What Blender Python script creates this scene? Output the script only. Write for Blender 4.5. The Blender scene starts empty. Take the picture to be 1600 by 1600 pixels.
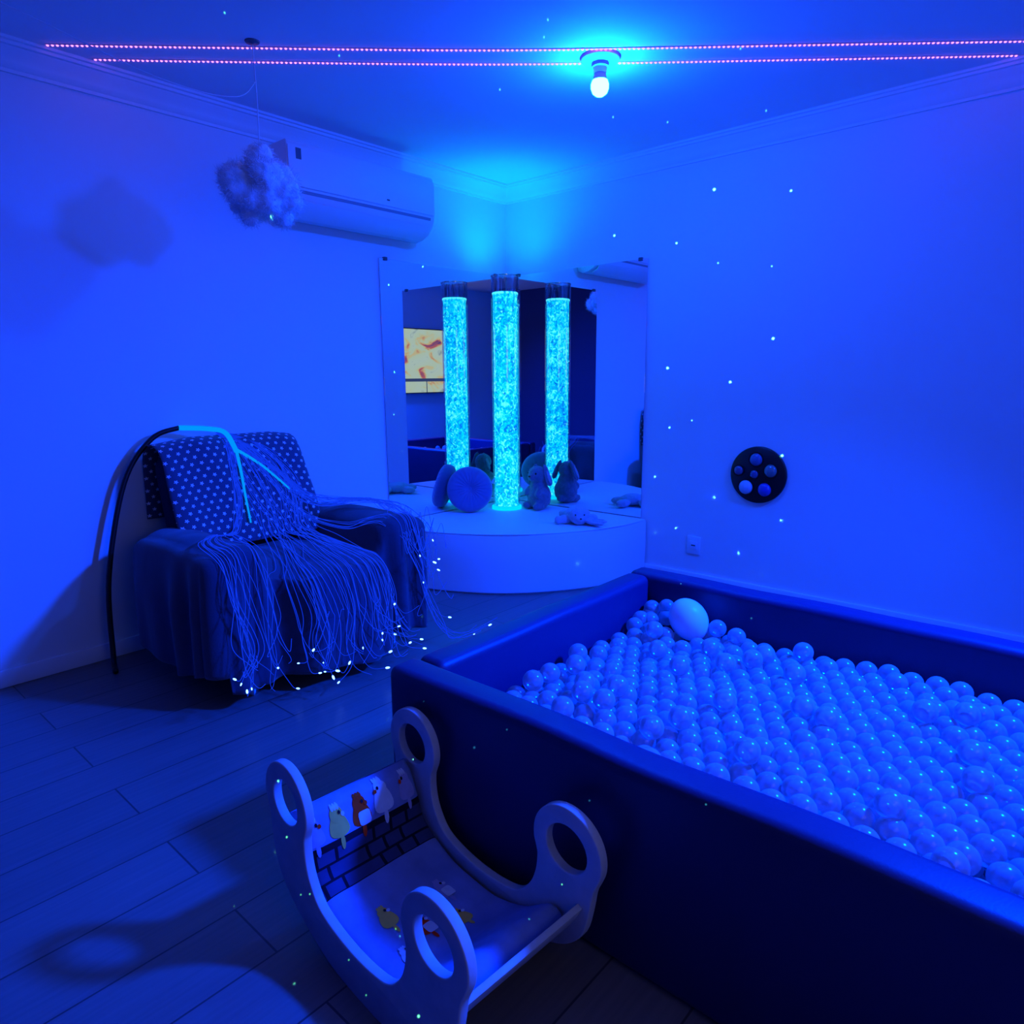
import bpy, bmesh, math, random
import numpy as np
from mathutils import Vector, Matrix, noise
from mathutils.bvhtree import BVHTree
S = bpy.context.scene
COL = S.collection
PI = math.pi
rnd = random.Random(7)

# ------------------------------------------------------------------ camera, world, exposure
cd = bpy.data.cameras.new('camera'); cam = bpy.data.objects.new('camera', cd); COL.objects.link(cam)
R = Matrix(((0.75050161, -0.12128304, 0.64964433), (0.66082597, 0.14889205, -0.73562232), (-0.00750837, 0.98138758, 0.19189071)))
cam.matrix_world = Matrix.Translation((3.3611, -3.7655, 1.2494)) @ R.to_4x4()
cd.sensor_fit = 'HORIZONTAL'; cd.sensor_width = 36.0; cd.lens = 36 * 1082 / 1600; cd.clip_start = 0.02
S.camera = cam
w = bpy.data.worlds.new('world'); S.world = w; w.use_nodes = True
w.node_tree.nodes['Background'].inputs[0].default_value = (0, 0, 0, 1)
S.view_settings.view_transform = 'Standard'; S.view_settings.look = 'None'
S.view_settings.exposure = 0.0; S.view_settings.gamma = 1.0; S.view_settings.use_curve_mapping = False

def lamp(name, kind, loc, power, color, size=0.04, spot=None, direction=(0, 0, 1), blend=0.6):
    d = bpy.data.lights.new(name, kind); o = bpy.data.objects.new(name, d); COL.objects.link(o)
    o.location = loc; d.energy = power; d.color = color; d.shadow_soft_size = size
    if spot: d.spot_size = spot; d.spot_blend = blend; o.rotation_euler = Vector(direction).to_track_quat('-Z', 'Y').to_euler()
    return o
# light of the bubble column's LED leaving through the top of the tube
lamp('bubble_column_beam', 'SPOT', (0.245, -0.29, 1.81), 30, (0.0, 0.30, 1.0), 0.07, math.radians(142), (0, 0, 1), 1.0)
# unseen deep blue lamp, added out of view to light pit and floor
bl = lamp('unseen_blue_lamp', 'AREA', (3.7, -1.0, 2.3), 185, (0.0, 0.045, 1.0))
bl.data.shape = 'DISK'; bl.data.size = 0.26; bl.data.spread = math.radians(112)
bl.rotation_euler = Vector((-1.05, -1.0, -1.9)).to_track_quat('-Z', 'Y').to_euler()
BULB_STRENGTH = 1400.0
BULB_COLOR = (0.0006, 0.062, 1.0)

STARS = [(1.5238, 0.0, 2.2419, 0.0023, 1.0), (1.8984, 0.0, 1.4376, 0.00227, 1.0), (1.2775, 0.0, 1.2926, 0.00227, 1.0), (1.6722, 0.0, 1.2101, 0.00226, 1.0), (1.6111, 0.0, 0.5494, 0.00225, 1.0), (2.0079, 0.0, 0.4608, 0.00224, 1.0), (1.0393, -0.5596, 0.1653, 0.00223, 1.0), (2.2592, -2.6642, 0.358, 0.00201, 1.0), (2.5306, -3.0911, 0.1143, 0.00195, 1.0), (1.9874, 0.0, 0.8187, 0.00225, 1.0), (0.7991, -2.2488, 1.8635, 0.00224, 1.0), (0.3155, -2.0392, 0.784, 0.00222, 1.0), (1.3069, -0.0, 1.9914, 0.00185, 0.8), (0.8849, 0.0, 2.088, 0.00185, 0.8), (1.9424, 0.0, 2.165, 0.00186, 0.8), (1.3043, -0.0, 0.9417, 0.00182, 0.8), (1.2153, 0.0, 0.6347, 0.00182, 0.8), (1.2325, -0.0, 0.2843, 0.00182, 0.8), (1.3767, -0.0, 0.3332, 0.00181, 0.8), (1.7762, 0.0, 0.2416, 0.00181, 0.8), (1.9176, 0.0, 0.1378, 0.00181, 0.8), (2.1603, -1.4339, 0.4683, 0.00174, 0.8), (2.4433, -1.4409, 0.3972, 0.00173, 0.8), (2.3662, -2.6628, 0.4429, 0.00161, 0.8), (2.6024, -2.6647, 0.3631, 0.00159, 0.8), (2.861, -2.6605, 0.4655, 0.00156, 0.8), (1.544, -2.7742, 0.0, 0.0017, 0.8), (2.0533, -3.0611, 0.2332, 0.00162, 0.8), (1.7843, -2.9525, 0.0, 0.00167, 0.8), (2.0703, -2.7027, 0.2695, 0.00164, 0.8), (2.192, -3.1444, 0.0, 0.00162, 0.8), (1.4322, -2.2888, 0.0, 0.00172, 0.8), (0.9622, -1.6985, 0.1339, 0.00176, 0.8), (0.01, -1.0645, 1.2754, 0.00183, 0.8), (2.0776, -2.6651, 0.4215, 0.00133, 0.4), (1.5662, 0.0, 1.8556, 0.00149, 0.4), (1.8676, 0.0, 1.8074, 0.00149, 0.4), (0.8504, -1.9339, 2.5, 0.0015, 0.4), (1.6358, -1.5979, 2.5, 0.0015, 0.4), (1.5451, -1.5069, 2.5, 0.0015, 0.4), (1.0964, -1.2609, 2.5, 0.0015, 0.4), (1.2831, -0.6376, 2.5, 0.0015, 0.4), (1.4463, -0.392, 2.5, 0.00151, 0.4), (2.0541, -0.9162, 2.5, 0.0015, 0.4), (0.01, -0.9053, 1.904, 0.00149, 0.4), (0.01, -1.0682, 1.0162, 0.00147, 0.4), (2.5909, -2.7442, 0.2032, 0.00129, 0.4), (2.5544, -2.8096, 0.1424, 0.00129, 0.4), (2.1012, -3.0641, 0.113, 0.00132, 0.4), (2.1444, -3.0668, 0.14, 0.00131, 0.4), (1.8877, -3.1208, 0.0, 0.00134, 0.4), (1.4487, -0.0, 0.9888, 0.00148, 0.4), (0.01, -1.0286, 1.6884, 0.00149, 0.4), (0.8331, -2.3943, 2.5, 0.0015, 0.4), (2.2949, -3.0763, 0.0735, 0.0013, 0.4), (2.3546, -3.08, 0.0314, 0.0013, 0.4), (2.311, -2.9665, 0.081, 0.0013, 0.4), (2.3322, -2.9717, 0.0797, 0.0013, 0.4), (1.8748, -0.2069, 2.5, 0.00151, 0.4)]  #STARS#
PROJ = Vector((3.55, -3.95, 1.5))
if STARS:
    sl = lamp('star_projector_beams', 'POINT', PROJ, 1.0, (1, 1, 1), 0.0)
    sl.data.use_nodes = True; nt = sl.data.node_tree
    em = nt.nodes['Emission']; geo = nt.nodes.new('ShaderNodeNewGeometry'); acc = None
    for (x, y, z, rad, st) in STARS:
        d = (Vector((x, y, z)) - PROJ); L = d.length; d.normalize()
        a = nt.nodes.new('ShaderNodeVectorMath'); a.operation = 'DISTANCE'; a.inputs[1].default_value = d
        nt.links.new(geo.outputs['Normal'], a.inputs[0])
        b = nt.nodes.new('ShaderNodeMapRange'); b.interpolation_type = 'SMOOTHSTEP'
        b.inputs[1].default_value = 0.0; b.inputs[2].default_value = rad; b.inputs[3].default_value = 480.0 * st * L * L; b.inputs[4].default_value = 0.0
        nt.links.new(a.outputs['Value'], b.inputs[0])
        if acc is None: acc = b.outputs[0]
        else:
            c = nt.nodes.new('ShaderNodeMath'); c.operation = 'ADD'
            nt.links.new(acc, c.inputs[0]); nt.links.new(b.outputs[0], c.inputs[1]); acc = c.outputs[0]
    em.inputs['Color'].default_value = (0.12, 1.0, 0.45, 1)
    nt.links.new(acc, em.inputs['Strength'])

# ------------------------------------------------------------------ materials
def nodes_of(m):
    m.use_nodes = True
    return m.node_tree, m.node_tree.nodes['Principled BSDF']
def mat(name, col, rough=0.6, spec=0.4, var=0.06, scale=12.0, bump=0.0, bscale=60.0, metal=0.0, sheen=0.0, coat=0.0):
    m = bpy.data.materials.new(name); nt, b = nodes_of(m); N = nt.nodes; Lk = nt.links
    tc = N.new('ShaderNodeTexCoord'); n = N.new('ShaderNodeTexNoise'); n.inputs['Scale'].default_value = scale; n.inputs['Detail'].default_value = 4
    Lk.new(tc.outputs['Object'], n.inputs['Vector'])
    r = N.new('ShaderNodeMapRange'); r.inputs[3].default_value = 1 - var; r.inputs[4].default_value = 1 + var
    Lk.new(n.outputs['Fac'], r.inputs[0])
    mx = N.new('ShaderNodeVectorMath'); mx.operation = 'SCALE'; mx.inputs[0].default_value = col[:3]
    Lk.new(r.outputs[0], mx.inputs['Scale']); Lk.new(mx.outputs[0], b.inputs['Base Color'])
    b.inputs['Roughness'].default_value = rough; b.inputs['Specular IOR Level'].default_value = spec; b.inputs['Metallic'].default_value = metal
    if sheen: b.inputs['Sheen Weight'].default_value = sheen
    if coat: b.inputs['Coat Weight'].default_value = coat
    if bump:
        n2 = N.new('ShaderNodeTexNoise'); n2.inputs['Scale'].default_value = bscale; n2.inputs['Detail'].default_value = 5
        Lk.new(tc.outputs['Object'], n2.inputs['Vector'])
        bp = N.new('ShaderNodeBump'); bp.inputs['Strength'].default_value = bump; bp.inputs['Distance'].default_value = 0.004
        Lk.new(n2.outputs['Fac'], bp.inputs['Height']); Lk.new(bp.outputs[0], b.inputs['Normal'])
    return m
def emit(name, col, strength):
    m = bpy.data.materials.new(name); m.use_nodes = True; nt = m.node_tree
    nt.nodes.remove(nt.nodes['Principled BSDF']); e = nt.nodes.new('ShaderNodeEmission')
    e.inputs[0].default_value = (*col, 1); e.inputs[1].default_value = strength
    nt.links.new(e.outputs[0], nt.nodes['Material Output'].inputs[0]); return m

M_wall = mat('painted_wall', (0.80, 0.79, 0.80), 0.75, 0.25, 0.02, 3, 0.05, 180)
M_ceil = mat('painted_ceiling', (0.82, 0.81, 0.82), 0.8, 0.2, 0.02, 3, 0.04, 150)
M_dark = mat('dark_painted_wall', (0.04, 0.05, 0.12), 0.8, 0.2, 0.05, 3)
M_trim = mat('plaster_trim', (0.84, 0.83, 0.84), 0.6, 0.3, 0.02, 5)
M_vinyl = mat('dark_vinyl', (0.014, 0.016, 0.085), 0.45, 0.4, 0.06, 6, 0.08, 220)
M_foam = mat('white_vinyl', (0.78, 0.76, 0.80), 0.5, 0.35, 0.03, 4, 0.1, 30)
M_black = mat('black_plastic', (0.006, 0.006, 0.008), 0.4, 0.4, 0.05)
M_white = mat('white_plastic', (0.82, 0.82, 0.83), 0.35, 0.45, 0.02)
M_grey = mat('grey_plastic', (0.10, 0.10, 0.13), 0.5, 0.4, 0.05)
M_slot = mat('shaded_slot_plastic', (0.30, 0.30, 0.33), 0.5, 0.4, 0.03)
M_plywood = mat('plywood', (0.58, 0.51, 0.49), 0.55, 0.3, 0.18, 25, 0.1, 90)
M_blanket = mat('grey_blanket', (0.050, 0.055, 0.09), 0.95, 0.1, 0.15, 30, 0.35, 260, sheen=0.25)
M_chair = mat('dark_upholstery', (0.02, 0.02, 0.04), 0.9, 0.15, 0.1, 20, 0.2, 200)
M_plush = mat('grey_plush', (0.20, 0.20, 0.27), 1.0, 0.1, 0.3, 60, 0.9, 320, sheen=0.5)
M_plush_light = mat('pale_plush', (0.50, 0.47, 0.55), 1.0, 0.1, 0.15, 60, 0.8, 320, sheen=0.4)
M_inner_ear = mat('inner_ear_plush', (0.42, 0.40, 0.48), 1.0, 0.1, 0.1, 60, 0.5, 320)
M_velvet = mat('blue_velvet', (0.17, 0.16, 0.36), 0.9, 0.15, 0.08, 40, 0.3, 300, sheen=0.6)
M_cotton = mat('white_cotton', (0.86, 0.86, 0.89), 1.0, 0.05, 0.04, 25, 0.5, 70)
M_eye = mat('black_bead', (0.004, 0.004, 0.005), 0.1, 0.6, 0.0)
M_chrome = mat('chrome', (0.7, 0.7, 0.72), 0.15, 0.5, 0.02, metal=1.0)
M_egg = mat('white_balloon', (0.80, 0.81, 0.85), 0.35, 0.4, 0.02)
M_bulb = emit('lit_bulb', BULB_COLOR, BULB_STRENGTH)
M_diode = emit('pink_diode', (1.0, 0.22, 0.85), 3.0)
M_fibre = emit('glowing_fibre', (0.005, 0.045, 1.0), 0.85)
M_trunk = emit('glowing_fibre_bundle', (0.0, 0.30, 1.0), 1.0)
M_tip = emit('fibre_tip', (0.10, 0.26, 1.0), 8.0)

def mirror_mat():
    m = bpy.data.materials.new('mirror_glass'); nt, b = nodes_of(m)
    b.inputs['Base Color'].default_value = (0.84, 0.86, 0.87, 1); b.inputs['Metallic'].default_value = 1; b.inputs['Roughness'].default_value = 0.0
    n = nt.nodes.new('ShaderNodeTexNoise'); n.inputs['Scale'].default_value = 1.5
    r = nt.nodes.new('ShaderNodeMapRange'); r.inputs[3].default_value = 0.0; r.inputs[4].default_value = 0.012
    nt.links.new(n.outputs['Fac'], r.inputs[0]); nt.links.new(r.outputs[0], b.inputs['Roughness'])
    return m
M_mirror = mirror_mat()

def floor_mat():
    m = bpy.data.materials.new('laminate_floor'); nt, b = nodes_of(m); N = nt.nodes; L = nt.links
    tc = N.new('ShaderNodeTexCoord'); mp = N.new('ShaderNodeMapping'); mp.inputs['Rotation'].default_value = (0, 0, PI / 2)
    L.new(tc.outputs['Object'], mp.inputs[0])
    br = N.new('ShaderNodeTexBrick'); br.inputs['Scale'].default_value = 1.0
    br.inputs['Brick Width'].default_value = 1.25; br.inputs['Row Height'].default_value = 0.19; br.inputs['Mortar Size'].default_value = 0.0025
    br.inputs['Color1'].default_value = (0.17, 0.13, 0.125, 1); br.inputs['Color2'].default_value = (0.215, 0.165, 0.155, 1); br.inputs['Mortar'].default_value = (0.05, 0.04, 0.04, 1)
    L.new(mp.outputs[0], br.inputs['Vector'])
    mp2 = N.new('ShaderNodeMapping'); mp2.inputs['Scale'].default_value = (1.2, 24, 1); L.new(mp.outputs[0], mp2.inputs[0])
    n = N.new('ShaderNodeTexNoise'); n.inputs['Scale'].default_value = 3; n.inputs['Detail'].default_value = 6; L.new(mp2.outputs[0], n.inputs['Vector'])
    mr = N.new('ShaderNodeMapRange'); mr.inputs[3].default_value = 0.72; mr.inputs[4].default_value = 1.25; L.new(n.outputs['Fac'], mr.inputs[0])
    vs = N.new('ShaderNodeVectorMath'); vs.operation = 'SCALE'; L.new(br.outputs['Color'], vs.inputs[0]); L.new(mr.outputs[0], vs.inputs['Scale'])
    L.new(vs.outputs[0], b.inputs['Base Color']); b.inputs['Roughness'].default_value = 0.36; b.inputs['Specular IOR Level'].default_value = 0.5
    return m
M_floor = floor_mat()

def water_mat():
    m = bpy.data.materials.new('bubbling_water'); m.use_nodes = True; nt = m.node_tree; N = nt.nodes; L = nt.links
    N.remove(N['Principled BSDF'])
    tc = N.new('ShaderNodeTexCoord')
    mp = N.new('ShaderNodeMapping'); mp.inputs['Scale'].default_value = (1, 1, 0.85); L.new(tc.outputs['Object'], mp.inputs[0])
    v = N.new('ShaderNodeTexNoise'); v.inputs['Scale'].default_value = 44; v.inputs['Detail'].default_value = 2.5; v.inputs['Distortion'].default_value = 1.2; L.new(mp.outputs[0], v.inputs['Vector'])
    v2 = N.new('ShaderNodeTexNoise'); v2.inputs['Scale'].default_value = 9; v2.inputs['Detail'].default_value = 3; L.new(mp.outputs[0], v2.inputs['Vector'])
    add = N.new('ShaderNodeMath'); add.operation = 'MULTIPLY_ADD'; add.inputs[1].default_value = 0.45; L.new(v2.outputs['Fac'], add.inputs[0]); L.new(v.outputs['Fac'], add.inputs[2])
    cr = N.new('ShaderNodeValToRGB'); e = cr.color_ramp.elements
    e[0].position = 0.50; e[0].color = (0.0, 0.13, 0.72, 1); e[1].position = 0.93; e[1].color = (0.12, 1.0, 1.0, 1)
    q = e.new(0.66); q.color = (0.0, 0.42, 0.98, 1); q = e.new(0.78); q.color = (0.0, 0.72, 1.0, 1)
    L.new(add.outputs[0], cr.inputs[0])
    em = N.new('ShaderNodeEmission'); em.inputs[1].default_value = 1.55; L.new(cr.outputs[0], em.inputs[0])
    L.new(em.outputs[0], N['Material Output'].inputs[0])
    return m
M_water = water_mat()
M_bubble = emit('lit_bubble', (0.10, 0.88, 1.0), 1.5)
M_base = emit('glowing_base', (0.0, 0.62, 1.0), 1.2)

def acrylic_mat(name, tint=(0.95, 0.98, 1.0), base=0.05):
    m = bpy.data.materials.new(name); m.use_nodes = True; nt = m.node_tree; N = nt.nodes; L = nt.links
    N.remove(N['Principled BSDF'])
    lw = N.new('ShaderNodeLayerWeight'); lw.inputs[0].default_value = 0.25
    mr = N.new('ShaderNodeMapRange'); mr.inputs[3].default_value = base; mr.inputs[4].default_value = 0.6; L.new(lw.outputs['Facing'], mr.inputs[0])
    pw = N.new('ShaderNodeMath'); pw.operation = 'POWER'; pw.inputs[1].default_value = 2.0
    tr = N.new('ShaderNodeBsdfTransparent'); tr.inputs[0].default_value = (*tint, 1)
    gl = N.new('ShaderNodeBsdfGlossy'); gl.inputs['Roughness'].default_value = 0.03
    ms = N.new('ShaderNodeMixShader'); L.new(mr.outputs[0], ms.inputs[0]); L.new(tr.outputs[0], ms.inputs[1]); L.new(gl.outputs[0], ms.inputs[2])
    L.new(ms.outputs[0], N['Material Output'].inputs[0]); return m
M_acrylic = acrylic_mat('clear_acrylic', base=0.22)

def ball_mat():
    m = bpy.data.materials.new('clear_plastic_ball'); m.use_nodes = True; nt = m.node_tree; N = nt.nodes; L = nt.links
    N.remove(N['Principled BSDF'])
    tr = N.new('ShaderNodeBsdfTransparent'); tr.inputs[0].default_value = (0.93, 0.95, 1, 1)
    tl = N.new('ShaderNodeBsdfTranslucent'); tl.inputs[0].default_value = (0.85, 0.88, 1, 1)
    df = N.new('ShaderNodeBsdfDiffuse'); df.inputs[0].default_value = (0.82, 0.86, 0.98, 1)
    gl = N.new('ShaderNodeBsdfGlossy'); gl.inputs['Roughness'].default_value = 0.2
    a = N.new('ShaderNodeMixShader'); a.inputs[0].default_value = 0.5; L.new(tl.outputs[0], a.inputs[1]); L.new(df.outputs[0], a.inputs[2])
    n = N.new('ShaderNodeTexNoise'); n.inputs['Scale'].default_value = 30
    tcn = N.new('ShaderNodeTexCoord'); L.new(tcn.outputs['Object'], n.inputs['Vector'])
    mr = N.new('ShaderNodeMapRange'); lw = N.new('ShaderNodeLayerWeight'); lw.inputs[0].default_value = 0.4; mr.inputs[3].default_value = 0.34; mr.inputs[4].default_value = 0.85
    ad = N.new('ShaderNodeMath'); ad.operation = 'MULTIPLY_ADD'; ad.inputs[1].default_value = 0.15; L.new(n.outputs['Fac'], ad.inputs[0]); L.new(lw.outputs['Facing'], ad.inputs[2]); L.new(ad.outputs[0], mr.inputs[0])
    b = N.new('ShaderNodeMixShader'); L.new(mr.outputs[0], b.inputs[0]); L.new(tr.outputs[0], b.inputs[1]); L.new(a.outputs[0], b.inputs[2])
    fr = N.new('ShaderNodeFresnel'); fr.inputs[0].default_value = 1.6
    c = N.new('ShaderNodeMixShader'); L.new(fr.outputs[0], c.inputs[0]); L.new(b.outputs[0], c.inputs[1]); L.new(gl.outputs[0], c.inputs[2])
    L.new(c.outputs[0], N['Material Output'].inputs[0]); return m
M_ball = ball_mat()

def star_mat():
    m = bpy.data.materials.new('star_print_cloth'); nt, b = nodes_of(m); N = nt.nodes; L = nt.links
    uv = N.new('ShaderNodeUVMap'); sp = N.new('ShaderNodeSeparateXYZ'); L.new(uv.outputs[0], sp.inputs[0])
    def mth(op, a, bb=None, c=None):
        n = N.new('ShaderNodeMath'); n.operation = op
        for i, x in enumerate((a, bb, c)):
            if x is None: continue
            if isinstance(x, (int, float)): n.inputs[i].default_value = x
            else: L.new(x, n.inputs[i])
        return n.outputs[0]
    cw, chh = 0.043, 0.031
    v = mth('DIVIDE', sp.outputs[1], chh); row = mth('FLOOR', v)
    odd = mth('MULTIPLY', mth('FLOORED_MODULO', row, 2.0), 0.5)
    u = mth('ADD', mth('DIVIDE', sp.outputs[0], cw), odd)
    x = mth('MULTIPLY', mth('SUBTRACT', mth('FRACT', u), 0.5), cw); y = mth('MULTIPLY', mth('SUBTRACT', mth('FRACT', v), 0.5), chh)
    r = mth('SQRT', mth('ADD', mth('MULTIPLY', x, x), mth('MULTIPLY', y, y)))
    th = mth('ARCTAN2', x, y)
    edge = mth('MULTIPLY_ADD', mth('COSINE', mth('MULTIPLY', th, 5.0)), 0.0026, 0.0068)
    f = mth('LESS_THAN', r, edge)
    mx = N.new('ShaderNodeMix'); mx.data_type = 'RGBA'; mx.inputs[6].default_value = (0.06, 0.065, 0.11, 1); mx.inputs[7].default_value = (0.82, 0.82, 0.85, 1)
    L.new(f, mx.inputs[0]); L.new(mx.outputs[2], b.inputs['Base Color']); b.inputs['Roughness'].default_value = 0.95; b.inputs['Sheen Weight'].default_value = 0.2
    return m
M_star = star_mat()

def screen_mat():
    m = bpy.data.materials.new('lit_screen'); m.use_nodes = True; nt = m.node_tree; N = nt.nodes; L = nt.links
    N.remove(N['Principled BSDF'])
    uv = N.new('ShaderNodeUVMap'); n = N.new('ShaderNodeTexNoise'); n.inputs['Scale'].default_value = 4.6; n.inputs['Detail'].default_value = 4; n.inputs['Distortion'].default_value = 0.8; L.new(uv.outputs[0], n.inputs['Vector'])
    cr = N.new('ShaderNodeValToRGB'); e = cr.color_ramp.elements
    e[0].position = 0.26; e[0].color = (0.10, 0.10, 0.40, 1); e[1].position = 0.46; e[1].color = (0.80, 1.0, 0.78, 1)
    q = e.new(0.34); q.color = (0.85, 0.20, 0.25, 1); q = e.new(0.40); q.color = (1.0, 0.82, 0.45, 1); q = e.new(0.62); q.color = (0.78, 1.0, 0.92, 1); q = e.new(0.70); q.color = (0.35, 0.50, 0.62, 1)
    L.new(n.outputs['Fac'], cr.inputs[0])
    sp = N.new('ShaderNodeSeparateXYZ'); L.new(uv.outputs[0], sp.inputs[0])
    def band(o, lo, hi):
        a = N.new('ShaderNodeMath'); a.operation = 'GREATER_THAN'; a.inputs[1].default_value = lo; L.new(o, a.inputs[0])
        c = N.new('ShaderNodeMath'); c.operation = 'LESS_THAN'; c.inputs[1].default_value = hi; L.new(o, c.inputs[0])
        d = N.new('ShaderNodeMath'); d.operation = 'MULTIPLY'; L.new(a.outputs[0], d.inputs[0]); L.new(c.outputs[0], d.inputs[1]); return d.outputs[0]
    h = band(sp.outputs[1], 0.175, 0.225); lo = band(sp.outputs[1], -1, 0.2); vv = band(sp.outputs[0], 0.60, 0.612)
    mm = N.new('ShaderNodeMath'); mm.operation = 'MULTIPLY'; L.new(lo, mm.inputs[0]); L.new(vv, mm.inputs[1])
    mm2 = N.new('ShaderNodeMath'); mm2.operation = 'MAXIMUM'; L.new(mm.outputs[0], mm2.inputs[0]); L.new(h, mm2.inputs[1])
    mx = N.new('ShaderNodeMix'); mx.data_type = 'RGBA'; L.new(mm2.outputs[0], mx.inputs[0]); L.new(cr.outputs[0], mx.inputs[6]); mx.inputs[7].default_value = (0.06, 0.10, 0.30, 1)
    em = N.new('ShaderNodeEmission'); em.inputs[1].default_value = 0.62; L.new(mx.outputs[2], em.inputs[0])
    L.new(em.outputs[0], N['Material Output'].inputs[0]); return m
M_screen = screen_mat()

# ------------------------------------------------------------------ geometry helpers
def link(name, me, m=None, parent=None, smooth=True, loc=None):
    o = bpy.data.objects.new(name, me); COL.objects.link(o)
    if m is not None:
        for mm in (m if isinstance(m, (list, tuple)) else [m]): me.materials.append(mm)
    if smooth:
        me.shade_smooth()
    if parent is not None: o.parent = parent
    if loc is not None: o.location = loc
    return o
def from_bm(name, bm, m=None, parent=None, smooth=True, loc=None):
    bmesh.ops.recalc_face_normals(bm, faces=bm.faces)
    me = bpy.data.meshes.new(name); bm.to_mesh(me); bm.free()
    o = link(name, me, m, parent, smooth, loc)
    if smooth: 
        md = None
        try: me.set_sharp_from_angle(angle=math.radians(42))
        except Exception: pass
    return o
def from_py(name, V, F, m=None, parent=None, smooth=True, loc=None):
    me = bpy.data.meshes.new(name); me.from_pydata([tuple(v) for v in V], [], F); me.update()
    return link(name, me, m, parent, smooth, loc)
def add_box(bm, lo, hi, bev=0.0, seg=2, rot=None, pivot=None):
    lo = Vector(lo); hi = Vector(hi); c = (lo + hi) / 2; s = hi - lo
    r = bmesh.ops.create_cube(bm, size=1.0)
    vs = r['verts']
    for v in vs: v.co = Vector((v.co.x * s.x, v.co.y * s.y, v.co.z * s.z)) + c
    if bev > 0:
        es = list({e for v in vs for e in v.link_edges})
        rr = bmesh.ops.bevel(bm, geom=es, offset=bev, segments=seg, profile=0.5, affect='EDGES')
        vs = list({v for f in rr['faces'] for v in f.verts} | {v for v in vs if v.is_valid})
    if rot is not None:
        p = Vector(pivot) if pivot is not None else c
        for v in vs: v.co = rot @ (v.co - p) + p
    return vs
def box(name, lo, hi, m, parent=None, bev=0.0, seg=2, rot=None, loc=None):
    bm = bmesh.new(); add_box(bm, lo, hi, bev, seg, rot); return from_bm(name, bm, m, parent, True, loc)
def lathe(name, prof, m, parent=None, n=32, loc=None, cap=True):
    V, F = [], []
    for (r, z) in prof:
        for k in range(n):
            a = 2 * PI * k / n; V.append((r * math.cos(a), r * math.sin(a), z))
    for i in range(len(prof) - 1):
        for k in range(n):
            k2 = (k + 1) % n; F.append((i * n + k, i * n + k2, (i + 1) * n + k2, (i + 1) * n + k))
    if cap:
        F.append(tuple(range(n))[::-1]); F.append(tuple((len(prof) - 1) * n + k for k in range(n)))
    bm = bmesh.new(); me = bpy.data.meshes.new('t'); me.from_pydata(V, [], F); bm.from_mesh(me); bpy.data.meshes.remove(me)
    bmesh.ops.remove_doubles(bm, verts=bm.verts, dist=1e-5)
    return from_bm(name, bm, m, parent, True, loc)
def tube_data(P, rad, n=6, V=None, F=None):
    V = [] if V is None else V; F = [] if F is None else F
    P = [Vector(p) for p in P]; b0 = len(V); up = None
    for i, p in enumerate(P):
        t = (P[min(i + 1, len(P) - 1)] - P[max(i - 1, 0)]).normalized()
        if up is None: up = t.orthogonal().normalized()
        up = (up - t * up.dot(t))
        up = up.normalized() if up.length > 1e-6 else t.orthogonal().normalized()
        s = t.cross(up); r = rad(i / (len(P) - 1)) if callable(rad) else rad
        for k in range(n):
            a = 2 * PI * k / n; V.append(p + (up * math.cos(a) + s * math.sin(a)) * r)
    for i in range(len(P) - 1):
        for k in range(n):
            k2 = (k + 1) % n; F.append((b0 + i * n + k, b0 + i * n + k2, b0 + (i + 1) * n + k2, b0 + (i + 1) * n + k))
    F.append(tuple(b0 + k for k in range(n))[::-1]); F.append(tuple(b0 + (len(P) - 1) * n + k for k in range(n)))
    return V, F
def tube(name, P, rad, m, parent=None, n=8, loc=None):
    V, F = tube_data(P, rad, n); return from_py(name, V, F, m, parent, True, loc)
def spline(P, n=8):
    P = [Vector(p) for p in P]; out = []
    for i in range(len(P) - 1):
        p0 = P[max(i - 1, 0)]; p1 = P[i]; p2 = P[i + 1]; p3 = P[min(i + 2, len(P) - 1)]
        for k in range(n):
            t = k / n
            out.append(0.5 * ((2 * p1) + (p2 - p0) * t + (2 * p0 - 5 * p1 + 4 * p2 - p3) * t * t + (3 * p1 - p0 - 3 * p2 + p3) * t ** 3))
    out.append(P[-1].copy()); return out
def add_ellipsoid(bm, c, r, rot=None, sub=3):
    q = bmesh.ops.create_icosphere(bm, subdivisions=sub, radius=1.0)['verts']
    for v in q:
        p = Vector((v.co.x * r[0], v.co.y * r[1], v.co.z * r[2]))
        if rot is not None: p = rot @ p
        v.co = p + Vector(c)
    return q
def ellipsoid(name, c, r, m, parent=None, rot=None, sub=3):
    bm = bmesh.new(); add_ellipsoid(bm, (0, 0, 0), r, rot, sub); return from_bm(name, bm, m, parent, True, c)
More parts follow.
